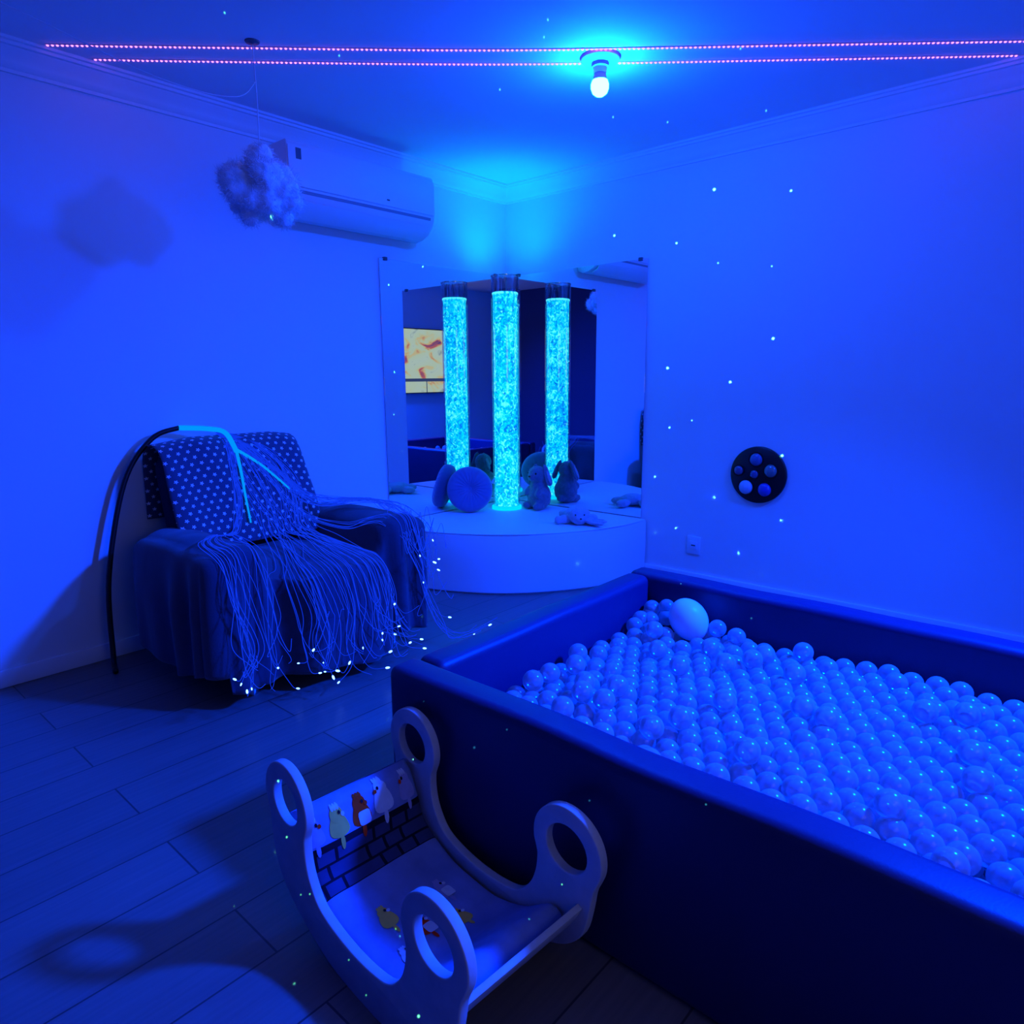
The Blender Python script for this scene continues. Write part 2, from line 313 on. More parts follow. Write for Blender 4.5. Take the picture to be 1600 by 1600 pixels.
def blob(name, parts, m, parent=None, voxel=0.008, smooth=6, fuzz=0.0, fscale=40):
    """one continuous skin over a list of ellipsoids (centre, radii, rotation)"""
    bm = bmesh.new()
    for p in parts: add_ellipsoid(bm, p[0], p[1], p[2] if len(p) > 2 else None, 3)
    me = bpy.data.meshes.new('tmp'); bm.to_mesh(me); bm.free()
    o = bpy.data.objects.new('tmp', me); COL.objects.link(o)
    md = o.modifiers.new('r', 'REMESH'); md.mode = 'VOXEL'; md.voxel_size = voxel
    sm = o.modifiers.new('s', 'SMOOTH'); sm.iterations = smooth; sm.factor = 0.5
    dg = bpy.context.evaluated_depsgraph_get(); dg.update()
    me2 = bpy.data.meshes.new_from_object(o.evaluated_get(dg)); me2.name = name
    bpy.data.objects.remove(o); bpy.data.meshes.remove(me)
    if fuzz:
        ns = [v.normal.copy() for v in me2.vertices]
        for v, nn in zip(me2.vertices, ns):
            d = noise.fractal(v.co * fscale, 1.0, 2.0, 3); v.co = v.co + nn * d * fuzz
        me2.update()
    me2.materials.clear()
    return link(name, me2, m, parent, True)
def thing(name, label, cat, loc=(0, 0, 0), rz=0.0, group=None):
    o = bpy.data.objects.new(name, None); COL.objects.link(o); o.empty_display_size = 0.1
    o.location = loc; o.rotation_euler = (0, 0, rz); return tag(o, label, cat, group)
def tag(o, label, cat, group=None):
    o['label'] = label; o['category'] = cat
    if group: o['group'] = group
    return o
def sstep(a, b, x):
    t = max(0.0, min(1.0, (x - a) / (b - a))); return t * t * (3 - 2 * t)
def struct(o): o['kind'] = 'structure'; return o

# ------------------------------------------------------------------ the room
H = 2.5; XF = 4.2; YB = -4.35
struct(box('floor', (-0.1, YB - 0.1, -0.1), (XF + 0.1, 0.1, 0.0), M_floor))
struct(box('ceiling', (-0.1, YB - 0.1, H), (XF + 0.1, 0.1, H + 0.1), M_ceil))
struct(box('wall_left', (-0.1, YB - 0.1, 0.0), (0.0, 0.1, H), M_wall))
struct(box('wall_right', (0.0, 0.0, 0.0), (XF + 0.1, 0.1, H), M_wall))
struct(box('wall_far', (XF, YB - 0.1, 0.0), (XF + 0.1, 0.0, H), M_wall))
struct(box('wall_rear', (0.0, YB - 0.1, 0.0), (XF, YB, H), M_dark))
# crown moulding: a stepped cove, mitred in the corner
prof = [(0, 0.10), (0.012, 0.10), (0.014, 0.088), (0.022, 0.082), (0.028, 0.066), (0.042, 0.046), (0.060, 0.032), (0.066, 0.024), (0.078, 0.022), (0.082, 0.012), (0.094, 0.010), (0.096, 0.0), (0.0, 0.0)]
def moulding(name, along, L):
    V, F = [], []; n = len(prof)
    for e in (0, 1):
        for (a, d) in prof:
            t = a if e == 0 else L
            V.append((a, -t, H - d) if along == 'y' else (t, -a, H - d))
    for i in range(n):
        j = (i + 1) % n; F.append((i, j, n + j, n + i))
    F.append(tuple(range(n))); F.append(tuple(range(n, 2 * n)))
    bm = bmesh.new(); me = bpy.data.meshes.new('t'); me.from_pydata(V, [], F); bm.from_mesh(me); bpy.data.meshes.remove(me)
    return struct(from_bm(name, bm, M_trim, None, True))
moulding('trim_1', 'y', -YB); moulding('trim_2', 'x', XF)
struct(box('baseboard_left', (0.0, YB, 0.0), (0.014, 0.0, 0.075), M_trim, bev=0.004))
struct(box('baseboard_right', (0.014, -0.014, 0.0), (XF, 0.0, 0.075), M_trim, bev=0.004))

# ------------------------------------------------------------------ mirrors
MB, MT = 0.367, 1.93
for nm, lo, hi, cl, lab in (
    ('wall_mirror', (0.002, -1.114, MB), (0.010, -0.010, MT), [(0.006, -1.07), (0.006, -0.12)], 'frameless rectangular mirror on the wall below the air conditioner'),
    ('wall_mirror', (0.012, -0.010, MB), (1.131, -0.002, MT), [(1.08, -0.006), (0.12, -0.006)], 'frameless rectangular mirror on the wall with the round black panel')):
    t = thing(nm, lab, 'mirror', ((lo[0] + hi[0]) / 2, (lo[1] + hi[1]) / 2, MB))
    T = Vector(t.location)
    box('glass', Vector(lo) - T, Vector(hi) - T, M_mirror, t, 0.0015, 1)
    for (cx, cy) in cl:
        for zz in (MT, ):
            box('clip', Vector((cx - 0.012, cy - 0.012, zz - 0.012)) - T, Vector((cx + 0.012, cy + 0.012, zz + 0.008)) - T, M_grey, t, 0.002)

# ------------------------------------------------------------------ corner platform (quarter disc of foam)
PH, PR = 0.364, 1.165
def platform():
    t = thing('soft_platform', 'white quarter-round soft play platform in the mirrored corner', 'platform', (0, 0, 0))
    n = 40; prof = [(0.0, 0.0), (PR - 0.012, 0.0), (PR, 0.012), (PR + 0.004, PH * 0.5), (PR, PH - 0.02), (PR - 0.006, PH - 0.006), (PR - 0.02, PH), (0.03, PH)]
    x0 = 0.016; V, F = [], []
    for (r, z) in prof:
        for k in range(n + 1):
            a = (PI / 2) * k / n
            wob = 0.003 * math.sin(11 * a + z * 9) if r > 0.5 else 0
            V.append((x0 + max(0, (r + wob)) * math.sin(a) * 0.99, -x0 - max(0, (r + wob)) * math.cos(a) * 0.99, z))
    m = n + 1
    for i in range(len(prof) - 1):
        for k in range(n): F.append((i * m + k, i * m + k + 1, (i + 1) * m + k + 1, (i + 1) * m + k))
    last = (len(prof) - 1) * m
    for e in (0, n):
        F.append(tuple(i * m + e for i in range(len(prof))))
    F.append(tuple(last + k for k in range(m)))
    bm = bmesh.new(); me = bpy.data.meshes.new('t'); me.from_pydata(V, [], F); bm.from_mesh(me); bpy.data.meshes.remove(me)
    bmesh.ops.remove_doubles(bm, verts=bm.verts, dist=1e-5)
    from_bm('foam_body', bm, M_foam, t)
    # piped seam round the top edge
    P = [(x0 + (PR - 0.004) * math.sin(a) * 0.99, -x0 - (PR - 0.004) * math.cos(a) * 0.99, PH - 0.006) for a in [PI / 2 * k / 60 for k in range(1, 60)]]
    tube('piping', P, 0.0045, M_foam, t, 6)
platform()

# ------------------------------------------------------------------ bubble tube
def bubble_tube():
    t = thing('bubble_tube', 'tall clear bubble tube glowing cyan on the corner platform', 'bubble tube', (0.245, -0.29, PH))
    r = 0.091; top = 1.52; wl = 1.42
    lathe('base_ring', [(0.0, 0.0), (r + 0.010, 0.0), (r + 0.010, 0.018), (r + 0.004, 0.024), (0.0, 0.024)], M_base, t, 48, cap=False)
    lathe('water_column', [(0.0, 0.025), (r - 0.012, 0.025), (r - 0.012, wl), (0.0, wl)], M_water, t, 48, cap=False)
    bm = bmesh.new(); q = random.Random(3)
    for i in range(420):
        a = q.uniform(0, 2 * PI); z = q.uniform(0.05, wl - 0.02); s = q.choice([0.002, 0.003, 0.003, 0.004, 0.006])
        if q.random() < 0.1: s = 0.008
        rr = r - 0.012 - s * 0.2
        if q.random() < 0.14: z = wl - 0.008; s = 0.008
        add_ellipsoid(bm, (rr * math.cos(a), rr * math.sin(a), z), (s, s, s), None, 1)
    b = from_bm('bubbles', bm, M_bubble, t); b['kind'] = 'stuff'
    lathe('acrylic_wall', [(r, 0.024), (r, top), (r - 0.003, top + 0.002), (r - 0.005, top), (r - 0.005, wl + 0.006)], M_acrylic, t, 64, cap=False)
    lathe('rim', [(r + 0.001, top - 0.003), (r + 0.0015, top + 0.003), (r - 0.006, top + 0.003), (r - 0.006, top - 0.003), (r + 0.001, top - 0.003)], acrylic_mat('acrylic_rim', base=0.5), t, 64, cap=False)
bubble_tube()

# ------------------------------------------------------------------ air conditioner
def air_conditioner():
    y0, y1, z0, z1 = -1.795, -0.853, 2.035, 2.372
    t = thing('air_conditioner', 'white split air conditioner mounted high on the wall beside the hanging cloud', 'air conditioner', (0, (y0 + y1) / 2, z0))
    L = (y1 - y0) / 2; hh = z1 - z0
    pf = [(0.002, 0.02), (0.05, 0.0), (0.10, 0.006), (0.15, 0.028), (0.185, 0.06), (0.204, 0.10), (0.208, 0.14), (0.206, hh - 0.05), (0.202, hh - 0.012), (0.19, hh), (0.002, hh)]
    def ext(name, pts, ya, yb, m, par, inset=0.006):
        V, F = [], []; n = len(pts); c = (sum(p[0] for p in pts) / n, sum(p[1] for p in pts) / n)
        rows = [(ya, 0.96), (ya + inset, 1.0), (yb - inset, 1.0), (yb, 0.96)]
        for (y, s) in rows:
            for p in pts: V.append((max(0.002, c[0] + (p[0] - c[0]) * s), y, c[1] + (p[1] - c[1]) * s))
        for r in range(3):
            for i in range(n):
                j = (i + 1) % n; F.append((r * n + i, r * n + j, (r + 1) * n + j, (r + 1) * n + i))
        F.append(tuple(range(n))); F.append(tuple(range(3 * n, 4 * n)))
        bm = bmesh.new(); me = bpy.data.meshes.new('t'); me.from_pydata(V, [], F); bm.from_mesh(me); bpy.data.meshes.remove(me)
        return from_bm(name, bm, m, par)
    ext('casing', pf, -L, L, M_white, t)
    ext('front_panel', [(0.206, 0.125), (0.2135, 0.130), (0.2125, hh - 0.03), (0.206, hh - 0.022)], -L + 0.004, L - 0.004, M_white, t, 0.004)
    ext('louver', [(0.115, 0.006), (0.165, 0.026), (0.198, 0.068), (0.203, 0.066), (0.17, 0.018), (0.12, -0.002)], -L + 0.06, L - 0.03, M_white, t, 0.004)
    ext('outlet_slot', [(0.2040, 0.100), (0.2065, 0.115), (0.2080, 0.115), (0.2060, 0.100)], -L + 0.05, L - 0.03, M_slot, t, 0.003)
    box('sticker', (0.2125, -L + 0.045, hh - 0.085), (0.2140, -L + 0.075, hh - 0.035), M_grey, t, 0.0005, 1)
    box('display', (0.2125, 0.12, 0.155), (0.2138, 0.14, 0.163), M_grey, t)
air_conditioner()

# ------------------------------------------------------------------ ceiling lamp and bulb
BX, BY = 1.605, -1.222
def ceiling_lamp():
    t = thing('ceiling_lamp', 'white ceiling lamp holder with one bare bulb glowing cyan', 'lamp', (BX, BY, H))
    lathe('ceiling_plate', [(0.0, 0.0), (0.078, 0.0), (0.078, -0.010), (0.066, -0.020), (0.0, -0.021)], M_white, t, 40, cap=False)
    lathe('socket', [(0.034, -0.020), (0.034, -0.034), (0.027, -0.038), (0.025, -0.058), (0.0, -0.058)], M_white, t, 32, cap=False)
    lathe('bulb_collar', [(0.0, -0.058), (0.020, -0.058), (0.025, -0.068), (0.031, -0.084), (0.0, -0.084)], M_white, t, 32, cap=False)
    lathe('bulb_globe', [(0.031, -0.084), (0.036, -0.098), (0.0355, -0.114), (0.029, -0.130), (0.016, -0.140), (0.0, -0.143)], M_bulb, t, 32, cap=False)
ceiling_lamp()

# ------------------------------------------------------------------ LED strips on the ceiling
def led_strip(pts, label):
    t = thing('led_strip', label, 'LED strip', (pts[0][0], pts[0][1], H), 0, 'pink LED strips on the ceiling')
    O = Vector(t.location); P = [Vector((x, y, H)) - O for (x, y) in pts]
    P = spline(P, 20)
    V, F = [], []
    for i, p in enumerate(P):
        d = (P[min(i + 1, len(P) - 1)] - P[max(i - 1, 0)]).normalized(); s = Vector((-d.y, d.x, 0)) * 0.005
        for q in (p + s, p - s): V += [q + Vector((0, 0, -0.0005)), q + Vector((0, 0, -0.003))]
    for i in range(len(P) - 1):
        a = 4 * i; b = a + 4
        F += [(a, a + 1, b + 1, b), (a + 1, a + 3, b + 3, b + 1), (a + 3, a + 2, b + 2, b + 3), (a + 2, a, b, b + 2)]
    F += [(0, 2, 3, 1), (len(V) - 4, len(V) - 3, len(V) - 1, len(V) - 2)]
    from_py('tape', V, F, M_white, t, False)
    # diodes at even spacing
    L = [0.0]
    for i in range(1, len(P)): L.append(L[-1] + (P[i] - P[i - 1]).length)
    sp = 0.0182; n = int(L[-1] / sp); pos = []
    j = 0
    for k in range(n):
        s = (k + 0.5) * sp
        while L[j + 1] < s: j += 1
        pos.append(P[j].lerp(P[j + 1], (s - L[j]) / (L[j + 1] - L[j])))
    camp = cam.matrix_world.translation - O
    order = sorted(range(n), key=lambda k: (pos[k] - camp).length)
    bm = bmesh.new(); add_ellipsoid(bm, (0, 0, 0), (0.0050, 0.0050, 0.0030), None, 1)
    me = bpy.data.meshes.new('diode'); bm.to_mesh(me); bm.free(); me.materials.append(M_diode)
    for k in order[:100]:
        o = bpy.data.objects.new('diode', me); COL.objects.link(o); o.parent = t; o.location = pos[k] + Vector((0, 0, -0.0045))
    bm = bmesh.new()
    for k in order[100:]: add_ellipsoid(bm, pos[k] + Vector((0, 0, -0.0045)), (0.0050, 0.0050, 0.0030), None, 1)
    o = from_bm('diodes', bm, M_diode, t); o['kind'] = 'stuff'
led_strip([(0.11, -2.74), (0.585, -2.279), (1.373, -1.531), (2.244, -0.793), (3.05, -0.11)], 'LED strip of pink dots on the ceiling, the one farther from the mirrored corner')
led_strip([(0.11, -2.575), (0.469, -2.221), (1.29, -1.439), (2.199, -0.664), (2.86, -0.11)], 'LED strip of pink dots on the ceiling, the one nearer the mirrored corner')

# ------------------------------------------------------------------ hanging cloud
def cloud():
    c = Vector((0.709, -2.225, 1.975))
    t = thing('cloud_lamp', 'fluffy white cotton cloud hanging on a cord before the air conditioner', 'hanging cloud', (c.x, c.y, H))
    q = random.Random(5); parts = [((0, 0, -0.53), (0.10, 0.12, 0.085))]
    for i in range(26):
        a = q.uniform(0, 2 * PI); e = q.uniform(-0.9, 1.0)
        r = q.uniform(0.035, 0.06)
        parts.append(((0.10 * math.cos(a) * math.cos(e), 0.125 * math.sin(a) * math.cos(e), -0.535 + 0.085 * math.sin(e)), (r, r, r * 0.95)))
    for (dx, dy, dz, r) in ((0.0, -0.005, -0.43, 0.05), (0.01, 0.0, -0.395, 0.03), (0.0, -0.12, -0.51, 0.05), (0.0, 0.125, -0.55, 0.045), (0, 0.08, -0.62, 0.035), (0, -0.06, -0.63, 0.035)):
        parts.append(((dx, dy, dz), (r, r, r)))
    cl = blob('cotton_cloud', parts, M_cotton, t, 0.009, 2, 0.013, 24)
    vs = [(v.co.copy(), v.normal.copy()) for v in cl.data.vertices]; FV, FF = [], []
    for i in range(7000):
        p, nn = q.choice(vs); d = (nn + Vector((q.gauss(0, 0.7), q.gauss(0, 0.7), q.gauss(0, 0.7)))).normalized(); l = q.uniform(0.012, 0.036)
        sd = d.orthogonal().normalized() * 0.0007; p = p - nn * 0.002; mid = p + d * l * 0.55; tip = mid + (d + Vector((q.gauss(0, 0.6), q.gauss(0, 0.6), q.gauss(0, 0.6)))).normalized() * l * 0.5
        b = len(FV); FV += [p - sd, p + sd, mid + sd, mid - sd, tip]; FF += [(b, b + 1, b + 2, b + 3), (b + 3, b + 2, b + 4)]
    fz = from_py('cotton_fibres', FV, FF, M_cotton, cl, False); fz['kind'] = 'stuff'
    tube('cord', spline([(0, 0, -0.01), (0.001, 0.002, -0.2), (0.0, -0.002, -0.40)], 6), 0.0022, M_white, t, 6)
    lathe('ceiling_hook', [(0.0, 0.0), (0.028, 0.0), (0.026, -0.004), (0.006, -0.007), (0.0, -0.012)], M_grey, t, 20, cap=False)
    tube('swag_wire', spline([(0, 0, -0.14), (-0.005, -0.04, -0.19), (-0.01, -0.10, -0.215), (-0.02, -0.22, -0.225), (-0.05, -0.42, -0.20), (-0.12, -0.8, -0.10), (-0.3, -1.2, -0.01)], 6), 0.0018, M_white, t, 6)
cloud()

# ------------------------------------------------------------------ wall panel, outlet
def wall_panel():
    t = thing('sensory_panel', 'round black wall panel set with six glossy domes', 'wall panel', (1.868, 0.0, 0.705))
    rx = Matrix.Rotation(PI / 2, 3, 'X')
    def onto_wall(o):
        for v in o.data.vertices: v.co = rx @ v.co
        return o
    onto_wall(lathe('plate', [(0.0, 0.001), (0.152, 0.001), (0.157, 0.006), (0.157, 0.018), (0.150, 0.024), (0.0, 0.024)], M_black, t, 56, cap=False))
    for (dx, dz, r, col, ro) in ((-0.012, 0.085, 0.036, (0.10, 0.13, 0.28), 0.25), (-0.108, 0.018, 0.027, (0.14, 0.09, 0.18), 0.2), (0.072, 0.028, 0.036, (0.20, 0.20, 0.20), 0.2),
                              (-0.062, -0.073, 0.040, (0.55, 0.60, 0.70), 0.45), (0.045, -0.078, 0.038, (0.06, 0.06, 0.40), 0.3), (-0.018, 0.003, 0.024, (0.10, 0.09, 0.20), 0.2)):
        ellipsoid('dome', (dx, -0.024, dz), (r, r * 0.62, r), mat('dome_gloss', col, ro, 0.6, 0.25, 40, coat=0.5), t)
        onto_wall(lathe('dome_ring', [(r * 1.02, 0.023), (r * 1.16, 0.023), (r * 1.13, 0.029), (r * 1.02, 0.029)], M_black, t, 32, cap=False)).location = (dx, 0, dz)
wall_panel()
def outlet():
    t = thing('wall_outlet', 'white wall outlet plate low on the wall below the round black panel', 'outlet', (1.497, 0.0, 0.245))
    box('cover_plate', (-0.042, -0.009, -0.055), (0.042, -0.001, 0.055), M_white, t, 0.003)
    box('socket_insert', (-0.024, -0.0115, -0.026), (0.024, -0.008, 0.026), M_white, t, 0.002)
    box('socket_slot', (-0.013, -0.0125, -0.004), (0.013, -0.0110, 0.004), M_grey, t, 0.001)
outlet()

# ------------------------------------------------------------------ round cushion, plush toys
def round_cushion():
    nrm = Vector((0.72, -0.62, 0.30)).normalized()
    t = thing('round_cushion', 'round blue velvet pleated cushion leaning on the mirror beside the bubble tube', 'cushion', (0.135, -0.535, PH + 0.150))
    n = 96; V, F = [], []; prof = []
    m = 26
    for i in range(m + 1):
        s = i / m * PI
        prof.append((math.sin(s), math.cos(s)))
    Rr, T = 0.152, 0.062
    for (sr, sc) in prof:
        for k in range(n):
            a = 2 * PI * k / n
            r = Rr * sr ** 0.75 if sr > 0 else 0
            dim = 1 - 0.55 * math.exp(-(r / 0.035) ** 2)
            pl = 1 + 0.035 * math.cos(24 * a) * min(1, r / 0.05)
            z = T * (1 if sc > 0 else -1) * abs(sc) ** 0.7 * dim * pl
            V.append((r * math.cos(a), r * math.sin(a), z))
    for i in range(m):
        for k in range(n):
            k2 = (k + 1) % n; F.append((i * n + k, i * n + k2, (i + 1) * n + k2, (i + 1) * n + k))
    q = nrm.to_track_quat('Z', 'Y').to_matrix()
    bm = bmesh.new(); me = bpy.data.meshes.new('t'); me.from_pydata([q @ Vector(v) for v in V], [], F); bm.from_mesh(me); bpy.data.meshes.remove(me)
    bmesh.ops.remove_doubles(bm, verts=bm.verts, dist=1e-5)
    from_bm('pleated_cover', bm, M_velvet, t)
    b = lathe('centre_button', [(0.0, 0.036), (0.010, 0.035), (0.014, 0.028), (0.012, 0.022), (0.0, 0.022)], M_velvet, t, 20, cap=False)
    for v in b.data.vertices: v.co = q @ v.co
round_cushion()

def sitting_bunny():
    ang = math.atan2(-0.99, -0.12)       # faces the tube side, away from the right mirror
    t = thing('plush_bunny', 'grey plush bunny sitting upright between the bubble tube and a mirror', 'plush toy', (0.425, -0.165, PH), ang)
    # local +x is the facing direction
    Ry = lambda a: Matrix.Rotation(a, 3, 'Y'); Rx = lambda a: Matrix.Rotation(a, 3, 'X'); Rz = lambda a: Matrix.Rotation(a, 3, 'Z')
    parts = [((-0.005, 0, 0.088), (0.078, 0.085, 0.092)), ((0.0, 0, 0.155), (0.060, 0.062, 0.06)), ((0.012, 0, 0.235), (0.066, 0.062, 0.060)), ((0.055, 0, 0.222), (0.034, 0.036, 0.030)),
             ((0.045, 0.046, 0.028), (0.056, 0.028, 0.028), Rz(0.15)), ((0.045, -0.046, 0.028), (0.056, 0.028, 0.028), Rz(-0.15)),
             ((0.045, 0.052, 0.125), (0.045, 0.022, 0.024), Ry(0.7) ), ((0.045, -0.052, 0.125), (0.045, 0.022, 0.024), Ry(0.7)),
             ((-0.075, 0, 0.04), (0.028, 0.028, 0.028))]
    blob('body', parts, M_plush, t, 0.007, 4, 0.004, 60)
    for s in (1, -1):
        e = blob('ear', [((-0.012, s * 0.064, 0.245), (0.026, 0.014, 0.068), Rx(s * 0.42)), ((-0.014, s * 0.085, 0.200), (0.030, 0.013, 0.040), Rx(s * 0.3))], M_plush, t, 0.006, 3, 0.002, 60)
        ellipsoid('inner_ear', (-0.010, s * 0.089, 0.225), (0.015, 0.004, 0.048), M_inner_ear, e, Rx(s * 0.42), 2)
        ellipsoid('eye', (0.062, s * 0.036, 0.248), (0.006, 0.006, 0.007), M_eye, t, None, 2)
    ellipsoid('nose', (0.088, 0, 0.230), (0.006, 0.009, 0.006), M_eye, t, None, 2)
sitting_bunny()

def lying_bunny():
    t = thing('plush_bunny', 'small pale plush bunny lying flat near the platform edge', 'plush toy', (0.935, -0.405, PH), math.atan2(0.66, 0.75))
    # local +x runs to the right as the camera sees it, local -y towards the camera
    Rz = lambda a: Matrix.Rotation(a, 3, 'Z'); Ry = lambda a: Matrix.Rotation(a, 3, 'Y')
    blob('body', [((0.0, -0.02, 0.055), (0.060, 0.055, 0.053)), ((-0.02, 0.09, 0.045), (0.065, 0.09, 0.042)), ((-0.085, 0.01, 0.030), (0.055, 0.028, 0.027), Rz(0.35)), ((-0.125, -0.005, 0.028), (0.024, 0.026, 0.026)),
                  ((0.078, 0.04, 0.030), (0.045, 0.030, 0.028), Rz(-0.3)), ((-0.07, 0.17, 0.03), (0.035, 0.06, 0.028), Rz(0.4)), ((0.05, 0.18, 0.03), (0.035, 0.06, 0.028), Rz(-0.4)), ((0.0, -0.068, 0.045), (0.026, 0.02, 0.02))],
         M_plush_light, t, 0.006, 4, 0.003, 60)
    for (a, x, y, L) in ((-0.35, 0.10, -0.03, 0.072), (-0.75, 0.085, -0.075, 0.066)):
        e = blob('ear', [((x, y, 0.024), (L, 0.026, 0.013), Rz(a)), ((x - 0.04, y + 0.02, 0.035), (0.03, 0.02, 0.014), Rz(a))], M_plush_light, t, 0.005, 3, 0.002, 60)
        ellipsoid('inner_ear', (x + 0.004, y, 0.035), (L * 0.7, 0.014, 0.004), M_inner_ear, e, Rz(a), 2)
    ellipsoid('nose', (0.004, -0.086, 0.050), (0.007, 0.005, 0.005), M_eye, t, None, 2)
    for s in (-1, 1): ellipsoid('eye', (s * 0.026, -0.066, 0.070), (0.005, 0.005, 0.005), M_eye, t, None, 2)
lying_bunny()

# ------------------------------------------------------------------ ball pit
PX0, PX1, PY0, PY1, PZ = 1.926, 3.50, -2.664, -1.335, 0.480
TH = 0.105
def ball_pit():
    t = thing('ball_pit', 'large square ball pit with thick dark padded vinyl walls', 'ball pit', ((PX0 + PX1) / 2, (PY0 + PY1) / 2, 0))
    O = Vector(t.location)
    def wall(lo, hi, name='padded_wall'):
        bm = bmesh.new(); add_box(bm, Vector(lo) - O, Vector(hi) - O, 0.028, 5)
        bmesh.ops.subdivide_edges(bm, edges=[e for e in bm.edges if e.calc_length() > 0.5], cuts=24)
        for v in bm.verts:
            d = noise.noise(v.co * 3.0 + Vector((3, 1, 2))) * 0.004; v.co.z += d if v.co.z > 0.2 else 0; v.co.y += d
        return from_bm(name, bm, M_vinyl, t)
    wall((PX0, PY0, 0.0), (PX1, PY0 + TH, PZ))
    wall((PX0, PY1 - TH, 0.0), (PX1, PY1, PZ))
    wall((PX0 + 0.002, PY0 + TH - 0.002, 0.0), (PX0 + TH, PY1 - TH + 0.002, PZ - 0.003))
    wall((PX1 - TH, PY0 + TH - 0.002, 0.0), (PX1 - 0.002, PY1 - TH + 0.002, PZ - 0.003))
    box('floor_mat', Vector((PX0 + TH, PY0 + TH, 0.0)) - O, Vector((PX1 - TH, PY1 - TH, 0.04)) - O, M_vinyl, t, 0.006)
ball_pit()

def balls():
    r = 0.0318; q = random.Random(11)
    bm = bmesh.new(); add_ellipsoid(bm, (0, 0, 0), (r, r, r), None, 4)
    me = bpy.data.meshes.new('pit_ball'); bm.to_mesh(me); bm.free(); me.materials.append(M_ball); me.shade_smooth()
    ix0, ix1, iy0, iy1 = PX0 + TH + r + 0.006, PX1 - TH - r - 0.006, PY0 + TH + r + 0.006, PY1 - TH - r - 0.006
    d = 2 * r * 1.012
    def top(x, y):
        a = 0.30 + 0.030 * noise.noise(Vector((x * 2.3, y * 2.3, 1.7)))
        a += 0.022 * math.exp(-((x - 2.75) ** 2 + (y + 2.15) ** 2) / 0.25) + 0.045 * math.exp(-((x - 2.12) ** 2 + (y + 1.46) ** 2) / 0.035) + 0.022 * sstep(-1.75, -1.5, y)
        return a
    egg = Vector((2.252, -1.540, 0.374))
    def layer(dz, ox, oy, jit):
        out = []; row = 0; y = iy0 + oy
        while y <= iy1:
            x = ix0 + ox + (d / 2 if row % 2 else 0)
            while x <= ix1:
                out.append(Vector((min(ix1, max(ix0, x + q.uniform(-jit, jit))), min(iy1, max(iy0, y + q.uniform(-jit, jit))), top(x, y) + dz + q.uniform(-0.010, 0.010))))
                x += d
            y += d * 0.885; row += 1
        return out
    upper = layer(0.0, 0.0, 0.0, 0.004)
    upper = [p for p in upper if (p - egg).length > 0.098]
    extra = []
    for i in range(40):
        x = q.uniform(ix0, ix1); y = q.uniform(iy0, iy1); p = Vector((x, y, top(x, y) + 0.047))
        if (p - egg).length > 0.12 and all((p - e).length > 2 * r for e in extra): extra.append(p)
    # heap in the far corner beside the balloon
    heap = [Vector((PX0 + TH + r + 0.008, -1.49, 0.365)), Vector((PX0 + TH + r + 0.065, -1.478, 0.378)), Vector((PX0 + TH + r + 0.01, -1.575, 0.345)), Vector((2.345, -1.50, 0.352)), Vector((2.43, -1.53, 0.35))]
    extra = heap + [e for e in extra if all((e - h).length > 2 * r for h in heap)]
    lower = layer(-0.058, d / 2, d * 0.29, 0.003) + layer(-0.116, 0.0, d * 0.1, 0.003)
    cp = cam.matrix_world.translation
    inv = cam.matrix_world.inverted()
    def shown(p):
        c = inv @ p
        return abs(c.x / -c.z) < 0.74
    al = sorted(upper + extra, key=lambda p: ((0 if shown(p) else 1), (p - cp).length))
    for i, p in enumerate(al[:300]):
        o = bpy.data.objects.new('pit_ball', me); COL.objects.link(o); o.location = p
        o.rotation_euler = (q.uniform(0, 3), q.uniform(0, 3), q.uniform(0, 3))
        tag(o, 'clear plastic ball among the many balls filling the dark pit', 'ball', 'clear plastic balls in the ball pit')
    bm = bmesh.new()
    for p in al[300:]: add_ellipsoid(bm, p, (r, r, r), None, 3)
    for p in lower: add_ellipsoid(bm, p, (r, r, r), None, 2)
    o = from_bm('pit_balls', bm, M_ball, None, True); o['kind'] = 'stuff'
    tag(o, 'mass of further clear plastic balls filling the ball pit', 'balls')
    # white balloon lying on the balls
    Rm = Matrix.Rotation(math.radians(-30), 3, 'Y') @ Matrix.Rotation(math.radians(12), 3, 'X')
    bm = bmesh.new(); vs = add_ellipsoid(bm, (0, 0, 0), (0.068, 0.068, 0.082), None, 4)
    for v in vs:
        k = v.co.z / 0.082
        if k < 0: v.co.x *= 1 - 0.10 * k * k; v.co.y *= 1 - 0.10 * k * k
    for v in bm.verts: v.co = Rm @ v.co
    tag(from_bm('egg_ball', bm, M_egg, None, True, egg), 'big white egg-shaped ball resting on the clear balls', 'ball')
balls()

